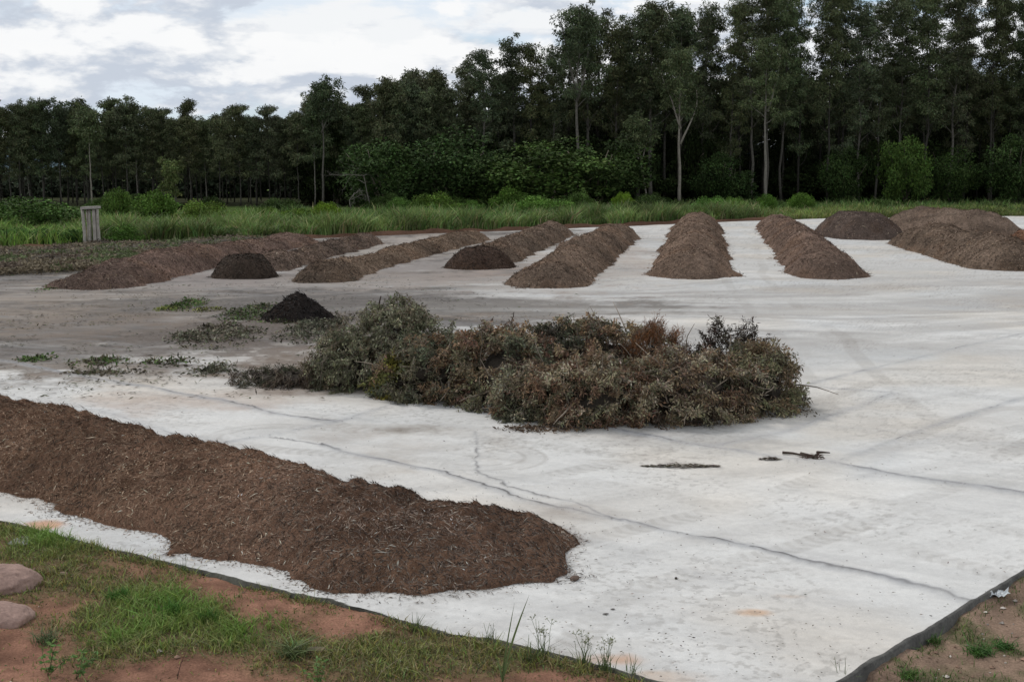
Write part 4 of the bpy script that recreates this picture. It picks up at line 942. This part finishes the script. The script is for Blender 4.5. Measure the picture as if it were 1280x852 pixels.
# ------------------------------------------------------------------ foreground
def fgrass():
    n = 420000; X = rng.uniform(-9.5, 4, n); Y = rng.uniform(9.5, 20, n); a, b = slabdist(X, Y); k = (a > .03) & (a > b); X, Y, a = X[k], Y[k], a[k]
    px = 640+X/Y*F; k = (px > -140) & (px < 1100); X, Y, a = X[k], Y[k], a[k]
    g = grassmask(X, Y); pe = sstep(.3, .08, a)*sstep(-.3, .4, fbm(X*1.1, Y*1.1, 9, 3)) * .8
    pt = sstep(-.5, .35, fbm(X*3.2, Y*3.2, 12, 4)); k = rng.random(len(X)) < np.clip(g*g*.85*(.25+.75*pt)+pe*.7+.015, 0, 1); X, Y, a, g, pe = X[k], Y[k], a[k], g[k], pe[k]; n = len(X)
    bright = np.zeros(n)
    for (px, py, rx) in ((210, 765, 90), (70, 672, 60), (310, 790, 50), (150, 800, 30)):
        c = P(px, py, -.05)[:2]; s = rx/F*c[1]; bright = np.maximum(bright, np.exp(-((X-c[0])/s)**2-((Y-c[1])/(s*1.3))**2))
    H = (.045+.07*g*rng.random(n)+.05*bright+.10*pe*rng.random(n)**2)*rng.uniform(.5, 1.4, n)
    col = rvar((.215,.225,.065), n, .3, .13); dry = (rng.random(n) < .33)[:, None]; col = np.where(dry, rvar((.26,.22,.11), n), col)
    col = col*(1-bright[:, None]*.7) + bright[:, None]*.7*rvar((.14,.29,.045), n, .2, .08)
    lean = np.column_stack([rng.normal(size=n)*.6, rng.normal(size=n)*.6, np.zeros(n)])
    mb = MB(); blades(mb, np.column_stack([X, Y, gz(X, Y)-.005]), lean, H, rng.uniform(.007, .014, n), col, bend=.6)
    # leafy low mat
    n2 = 26000; j = rng.integers(n, size=n2); p = np.column_stack([X[j]+rng.normal(size=n2)*.05, Y[j]+rng.normal(size=n2)*.05, np.zeros(n2)]); aa, _ = slabdist(p[:, 0], p[:, 1]); p = p[aa > .04]; n2 = len(p)
    p[:, 2] = gz(p[:, 0], p[:, 1])+.01; leaves(mb, p, rng.normal(size=(n2, 3))*[1, 1, .35]+[0, 0, .2], rng.uniform(.02, .05, n2), rng.uniform(.01, .018, n2), rvar((.12,.13,.05), n2, .3, .12))
    tag(mb.obj('grass', M_grass), 'short patchy green grass on red soil in the near left corner', 'grass', kind='stuff')
    # right corner
    n = 60000; X = rng.uniform(2.5, 10, n); Y = rng.uniform(9.5, 19, n); a, b = slabdist(X, Y); rt = fbm(X*1.6, Y*1.6, 5, 4); m = sstep(.0, .5, rt)**1.5 + .5*sstep(.35, .12, b)
    k = (b > .10) & (b > a) & (rng.random(n) < np.clip(m, .02, .9)); X, Y, rt = X[k], Y[k], rt[k]; n = len(X)
    lean = np.column_stack([rng.normal(size=n)*.8, rng.normal(size=n)*.8, np.zeros(n)])
    mb = MB(); blades(mb, np.column_stack([X, Y, gz(X, Y)-.005]), lean, rng.uniform(.03, .10, n), rng.uniform(.006, .012, n), rvar((.075,.12,.03), n, .3, .12), bend=.7)
    tag(mb.obj('grass', M_grass), 'sparse low weeds and grass on stony soil at the near right corner', 'grass', kind='stuff')
fgrass()
def pebbles():
    n = 900; X = np.concatenate([rng.uniform(3, 9, n), rng.uniform(-8, 3, n)]); Y = np.concatenate([rng.uniform(10, 17, n), rng.uniform(10, 17, n)]); a, b = slabdist(X, Y)
    k = (np.maximum(a, b) > .15) & ((b > a) | (rng.random(2*n) < .25)); X, Y = X[k], Y[k]; z = gz(X, Y); mb = MB()
    for x, y, zz in zip(X, Y, z):
        s = rng.uniform(.008, .025)*rng.choice([1, 1, 1.8]); u = norm(rng.normal(size=(6, 3))); ax = np.array([[1,0,0],[-1,0,0],[0,1,0],[0,-1,0],[0,0,.7],[0,0,-.7]])*s*rng.uniform(.6, 1.3, (6, 1))
        c = np.array([.45, .40, .35])*rng.uniform(.5, 1.4) if rng.random() < .4 else np.array([.22, .14, .10])*rng.uniform(.6, 1.4)
        mb.add(ax+[x, y, zz+s*.3], [(0,2,4,4),(2,1,4,4),(1,3,4,4),(3,0,4,4),(2,0,5,5),(1,2,5,5),(3,1,5,5),(0,3,5,5)], c)
    tag(mb.obj('gravel', M_rock), 'small loose stones on the bare soil', 'gravel', kind='stuff')
pebbles()
def rock(px, py, w, h, label, seed):
    o = chunk(px, py, w, label, (.30, .20, .165), -.03, 'rock', (1, .8, h/w), M_rock, 'rock', .3, 12, .2, facet=seed+4); o.location.z = -.05
    return o
rock(4, 731, .50, .27, 'upper pinkish boulder half sunk in the grassy corner', 1)
rock(-8, 776, .44, .24, 'lower pinkish boulder at the left rim, nearest the camera', 2)
rock(78, 717, .07, .05, 'small flat stone right of the upper boulder', 3)
# puddle
mw = bpy.data.materials.new('muddy_water'); mw.use_nodes = True; b_ = mw.node_tree.nodes['Principled BSDF']; b_.inputs['Base Color'].default_value = (.10, .085, .07, 1); b_.inputs['Roughness'].default_value = .06; b_.inputs['Specular IOR Level'].default_value = .8
a = P(28, 676, -.03); mb = MB(); k = 28; an = np.arange(k)/k*2*math.pi; rr = 1+.3*vnoise(np.cos(an)*1.5+4, np.sin(an)*1.5+4, 2.)
V = np.column_stack([np.cos(an)*.15*rr, np.sin(an)*.24*rr, np.zeros(k)]); V = np.vstack([V, [[0, 0, 0]]])
za = float(gz(a[0], a[1])); zs = gz(a[0]+V[:, 0], a[1]+V[:, 1]).max()
mb.add(V, [(i, (i+1) % k, k, k) for i in range(k)], (1, 1, 1)); tag(mb.obj('puddle', mw, loc=(a[0], a[1], float(zs)+.006)), kind='structure')

# weeds and single plants in the front
def sedge(px, py, H, label, n=9, head=True, col=(.10,.14,.05)):
    a = P(px, py, -.05); z = float(gz(a[0], a[1])); r = empty('sedge_plant', (a[0], a[1], z)); mb = MB(); hd = MB()
    for i in range(n):
        hh = H*rng.uniform(.6, 1); d = np.array([rng.normal()*.16, rng.normal()*.12, 1]); p = [np.zeros(3)+[rng.normal()*.02, rng.normal()*.02, 0]]
        for j in range(4): p.append(p[-1]+norm(d)*hh/4); d = d+np.array([rng.normal()*.06, rng.normal()*.06, 0])
        tube(mb, p, np.linspace(.0035, .0018, 5), np.array(col)*rng.uniform(.8, 1.3), 0, 4)
        if head and i < n*.65:
            for j in range(7):
                dd = norm(np.array([rng.normal(), rng.normal(), .5+rng.random()])); e = p[-1]+dd*rng.uniform(.03, .08); tube(hd, [p[-1], e], [.0015, .001], col, 0, 3)
                m = 8; leaves(hd, np.tile(e, (m, 1)), rng.normal(size=(m, 3)), .014, .005, rvar((.20,.21,.10), m))
    k = n*4; blades(mb, np.column_stack([rng.normal(size=(k, 2))*.04, np.zeros(k)]), np.column_stack([rng.normal(size=(k, 2))*.5, np.zeros(k)]), H*rng.uniform(.3, .75, k), .007, rvar(col, k, .25), bend=.6)
    mb.obj('stem', M_grass, r)
    if head: hd.obj('seed_head', M_grass, r)
    tag(r, label, 'weed')
sedge(678, 826, .42, 'weed with pale seed heads just right of the two tall blades')
sedge(728, 834, .36, 'weed with seed heads leaning over the dark kerb, middle of three')
sedge(757, 842, .34, 'weed with round seed heads nearest the bottom centre')
sedge(612, 806, .26, 'grassy tuft on the kerb left of the two tall blades', head=False, n=5)
sedge(790, 848, .26, 'grassy tuft at the bottom right end of the front kerb', head=False, n=5)
sedge(520, 790, .24, 'thin grass tuft against the white slab under the windrow tip', head=False, n=5)
sedge(124, 692, .24, 'light green grass tuft on the kerb below the windrow notch', head=False, n=6, col=(.14,.2,.06))
sedge(228, 716, .20, 'small grass tuft on the kerb right of the light green one', head=False, n=4)
sedge(1050, 846, .30, 'thin bare weed stems standing at the right kerb corner', head=False, n=3)
sedge(300, 748, .12, 'isolated upright tuft on red soil', head=False, n=3, col=(.12,.17,.05))
sedge(660, 830, .30, 'dense green tuft between tall blades and seed head weed', head=False, n=5)
# two tall blades
a = P(628, 852, -.03); r = empty('tall_grass_shoot', (a[0], a[1], float(gz(a[0], a[1])))); 
for dx, h, w in ((.22, .88, .026), (.10, .80, .016), (.04, .42, .02), (-.06, .30, .018), (.12, .36, .016)):
    mb = MB(); n = 9; t = np.linspace(0, 1, n); c = np.column_stack([dx*t**1.3*1.2, .04*t, h*t]); ww = w*np.array([.6, .8, .95, 1, .95, .85, .65, .35, .04]); s = np.array([.92, .38, 0])
    V = np.stack([c-s*ww[:, None]*.5, c+[0, .006, 0], c+s*ww[:, None]*.5], 1).reshape(-1, 3); k = np.arange(n-1)[:, None]*3
    mb.add(V, np.concatenate([k+[0,1,4,3], k+[1,2,5,4]], 1).reshape(-1, 4), np.array([.13, .18, .07])*rng.uniform(.85, 1.1), 0, True); mb.obj('blade', M_grass, r)
tag(r, 'two tall pointed green blades rising over the slab edge at the bottom', 'grass shoot')
def clump_(px, py, n, H, col, label, W=.014, lean=.9, name='grass_tuft'):
    a = P(px, py, -.03); z = float(gz(a[0], a[1])); mb = MB()
    blades(mb, np.column_stack([rng.normal(size=(n, 2))*.06, np.zeros(n)]), np.column_stack([rng.normal(size=(n, 2))*lean, np.zeros(n)]), H*rng.uniform(.5, 1.1, n), W, rvar(col, n, .25), bend=.7)
    tag(mb.obj(name, M_grass, loc=(a[0], a[1], z)), label, 'grass tuft')
clump_(365, 822, 150, .22, (.12,.15,.06), 'arching grey green tuft in the middle of the near corner')
clump_(60, 802, 120, .2, (.09,.12,.05), 'dull wiry tuft below the boulders', .008)
clump_(215, 770, 200, .2, (.07,.16,.025), 'lush bright green tuft in the middle of the grassy corner', .009, .5)
clump_(262, 778, 160, .18, (.07,.15,.025), 'second lush green tuft right of the first', .009, .5)
clump_(150, 748, 160, .17, (.065,.15,.025), 'lush green tuft left of the others near the boulders', .009, .5)
clump_(1135, 838, 120, .13, (.07,.13,.03), 'green tuft against the outside of the right kerb', .01, .9)
clump_(1165, 792, 90, .12, (.07,.13,.03), 'small tuft higher along the right kerb', .01, .9)
clump_(1225, 806, 160, .12, (.055,.12,.025), 'spreading dark green weed patch on the right stony soil', .012, 1.3)
clump_(1255, 800, 130, .10, (.06,.13,.03), 'second spreading weed patch at the right rim', .012, 1.3)
def stalks():
    for px, py, dx, h, lab, col in ((470, 850, .32, .30, 'dry bent straw stalk leaning right in the near grass', (.30,.26,.16)), (425, 838, .12, .30, 'thin upright dry stalk beside the arching tuft', (.28,.25,.15)), (222, 850, .12, .32, 'dark reddish bare stalk at the bottom left', (.10,.06,.05)), (265, 812, -.24, .14, 'short pale stalk bending left over the grass', (.25,.25,.13))):
        a = P(px, py, -.03); mb = MB(); t = np.linspace(0, 1, 7); tube(mb, np.column_stack([dx*t**1.6, .02*np.sin(t*5), h*t]), np.linspace(.005, .002, 7), col, 0, 4)
        m = 6; leaves(mb, np.column_stack([dx*t[1:]**1.6, np.zeros(m), h*t[1:]]), rng.normal(size=(m, 3)), .05, .008, rvar(col, m)); tag(mb.obj('dry_stalk', M_grass, loc=(a[0], a[1], float(gz(a[0], a[1])))), lab, 'stalk')
stalks()
def seedling(px, py, s, label):
    a = P(px, py, -.02); r = empty('young_weed', (a[0], a[1], float(gz(a[0], a[1])))); mt, ml = MB(), MB()
    for k in range(4):
        d = np.array([rng.normal()*.5, rng.normal()*.3, 1]); p = [np.zeros(3)]
        for j in range(4): p.append(p[-1]+norm(d)*s*.25); d += rng.normal(size=3)*.15
        tube(mt, p, np.linspace(.004, .002, 5), (.14,.13,.07), 0, 4)
        for j in range(1, 5):
            m = 6; leaves(ml, np.tile(p[j], (m, 1)), rng.normal(size=(m, 3))*[1, 1, .4], .06*s/.3, .022*s/.3, rvar((.12,.20,.06), m, .2))
    mt.obj('stem', M_grass, r); ml.obj('foliage', M_grass, r); tag(r, label, 'weed')
seedling(60, 846, .34, 'young weed with light green feathery leaves at the bottom left')
seedling(95, 850, .3, 'second young light green weed right of the bottom left one')
seedling(400, 850, .26, 'young pale green weed at the bottom below the arching tuft')
chunk(395, 815, .05, 'short grey brown log piece beside the arching tuft', (.16,.13,.09), -.02, 'log_piece', (2.4,1,.8), M_wood, 'log', .1)
# plastic scrap
mp = mat('crumpled_plastic', .35, .5); a = P(1244, 754, -.15); n = 9; X, Y = np.meshgrid(np.linspace(-.13, .13, n), np.linspace(-.09, .09, n)); Z = np.abs(rng.normal(size=X.shape))*.03+.01
Xc = X+rng.normal(size=X.shape)*.012; idx = np.arange(n*n).reshape(n, n); mb = MB(); mb.add(np.stack([Xc, Y, Z], -1).reshape(-1, 3), np.stack([idx[:-1,:-1], idx[:-1,1:], idx[1:,1:], idx[1:,:-1]], -1).reshape(-1, 4), (.5, .52, .53))
tag(mb.obj('plastic_scrap', mp, loc=(a[0], a[1], float(gz(a[0], a[1])))), 'crumpled whitish plastic scrap on the soil outside the right kerb', 'litter')

# ------------------------------------------------------------------ light and sky
SUN_EL, SUN_AZ = R(50), R(-48)
L = bpy.data.lights.new('sun', 'SUN'); L.energy = 1.7; L.angle = R(11); L.color = (1, .97, .93)
lo = bpy.data.objects.new('sun', L); C.objects.link(lo)
sd = Vector((math.sin(SUN_AZ)*math.cos(SUN_EL), math.cos(SUN_AZ)*math.cos(SUN_EL), math.sin(SUN_EL)))
lo.rotation_euler = sd.to_track_quat('Z', 'Y').to_euler(); lo.location = (0, 0, 60)
w = bpy.data.worlds.new('World'); sc.world = w; w.use_nodes = True; nt = w.node_tree; N = nt.nodes; K = nt.links; bgn = N['Background']
sky = N.new('ShaderNodeTexSky'); sky.sky_type = 'NISHITA'; sky.sun_disc = False; sky.sun_elevation = SUN_EL; sky.sun_rotation = SUN_AZ; sky.air_density = 1.0; sky.dust_density = .6; sky.ozone_density = 1.5
tc = N.new('ShaderNodeTexCoord')
def mapv(scale, loc=(0, 0, 0)):
    m = N.new('ShaderNodeMapping'); m.inputs['Scale'].default_value = scale; m.inputs['Location'].default_value = loc; K.new(tc.outputs['Generated'], m.inputs['Vector']); return m.outputs[0]
def noise(v, s, det, ro, dist=0.):
    n = N.new('ShaderNodeTexNoise'); n.inputs['Scale'].default_value = s; n.inputs['Detail'].default_value = det; n.inputs['Roughness'].default_value = ro; n.inputs['Distortion'].default_value = dist; K.new(v, n.inputs['Vector']); return n.outputs['Fac']
def math_(op, a, b):
    m = N.new('ShaderNodeMath'); m.operation = op
    for i, x in enumerate((a, b)):
        if isinstance(x, (int, float)): m.inputs[i].default_value = x
        else: K.new(x, m.inputs[i])
    return m.outputs[0]
def mrange(a, lo_, hi_, o0=0., o1=1.):
    m = N.new('ShaderNodeMapRange'); m.interpolation_type = 'SMOOTHSTEP'; K.new(a, m.inputs[0]); m.inputs[1].default_value = lo_; m.inputs[2].default_value = hi_; m.inputs[3].default_value = o0; m.inputs[4].default_value = o1; return m.outputs[0]
def mixc(f, a, b):
    m = N.new('ShaderNodeMix'); m.data_type = 'RGBA'
    if isinstance(f, (int, float)): m.inputs[0].default_value = f
    else: K.new(f, m.inputs[0])
    for i, x in ((6, a), (7, b)):
        if isinstance(x, tuple): m.inputs[i].default_value = x + (1,)
        else: K.new(x, m.inputs[i])
    return m.outputs[2]
def layer(loc, scl, s, thr, soft, dz=.045):
    a = noise(mapv(scl, loc), s, 10, .57, .12); b = noise(mapv(scl, (loc[0]-.01, loc[1], loc[2]+dz)), s, 8, .54, .12)
    return mrange(a, thr, thr+soft), mrange(math_('SUBTRACT', a, b), -.07, .075)
c1, l1 = layer((12., 6.1, 4.4), (1, 1, 2.5), 8.6, .475, .07, .05)
c2, l2 = layer((3.7, 2.2, 6.3), (1, 1, 3.0), 5.4, .46, .08, .06)
back = mixc(mrange(noise(mapv((1, 1, 5), (2, 5, 1)), 4, 4, .5), .40, .62), (8.8, 9.7, 10.7), mixc(.55, sky.outputs[0], (6.6, 8.6, 10.6)))
lay2 = mixc(l2, (6.5, 7.2, 8.3), (10.5, 10.7, 10.9))
lay1 = mixc(l1, (6.6, 7.25, 8.3), (11.2, 11.25, 11.3))
blue = mixc(c2, back, lay2)
cov = math_('MULTIPLY', c1, .95)
cl = lay1
K.new(mixc(cov, blue, cl), bgn.inputs[0]); bgn.inputs[1].default_value = .086

# ------------------------------------------------------------------ tidy
for o in list(bpy.data.objects):
    if '_used' in o: del o['_used']
for pr in short+mid+tall+bl+bs:
    if pr.location.z < -100:
        for ch in KIDS[pr.name]: bpy.data.objects.remove(ch)
        bpy.data.objects.remove(pr)
vs = sc.view_settings; vs.view_transform = 'Standard'; vs.look = 'None'; vs.exposure = 0; vs.gamma = 1; vs.use_curve_mapping = False
sc.render.engine = 'CYCLES'; sc.cycles.use_denoising = True; sc.cycles.max_bounces = 5; sc.cycles.diffuse_bounces = 3; sc.cycles.glossy_bounces = 2; sc.cycles.transmission_bounces = 2
sc.render.resolution_x = 1024; sc.render.resolution_y = 681
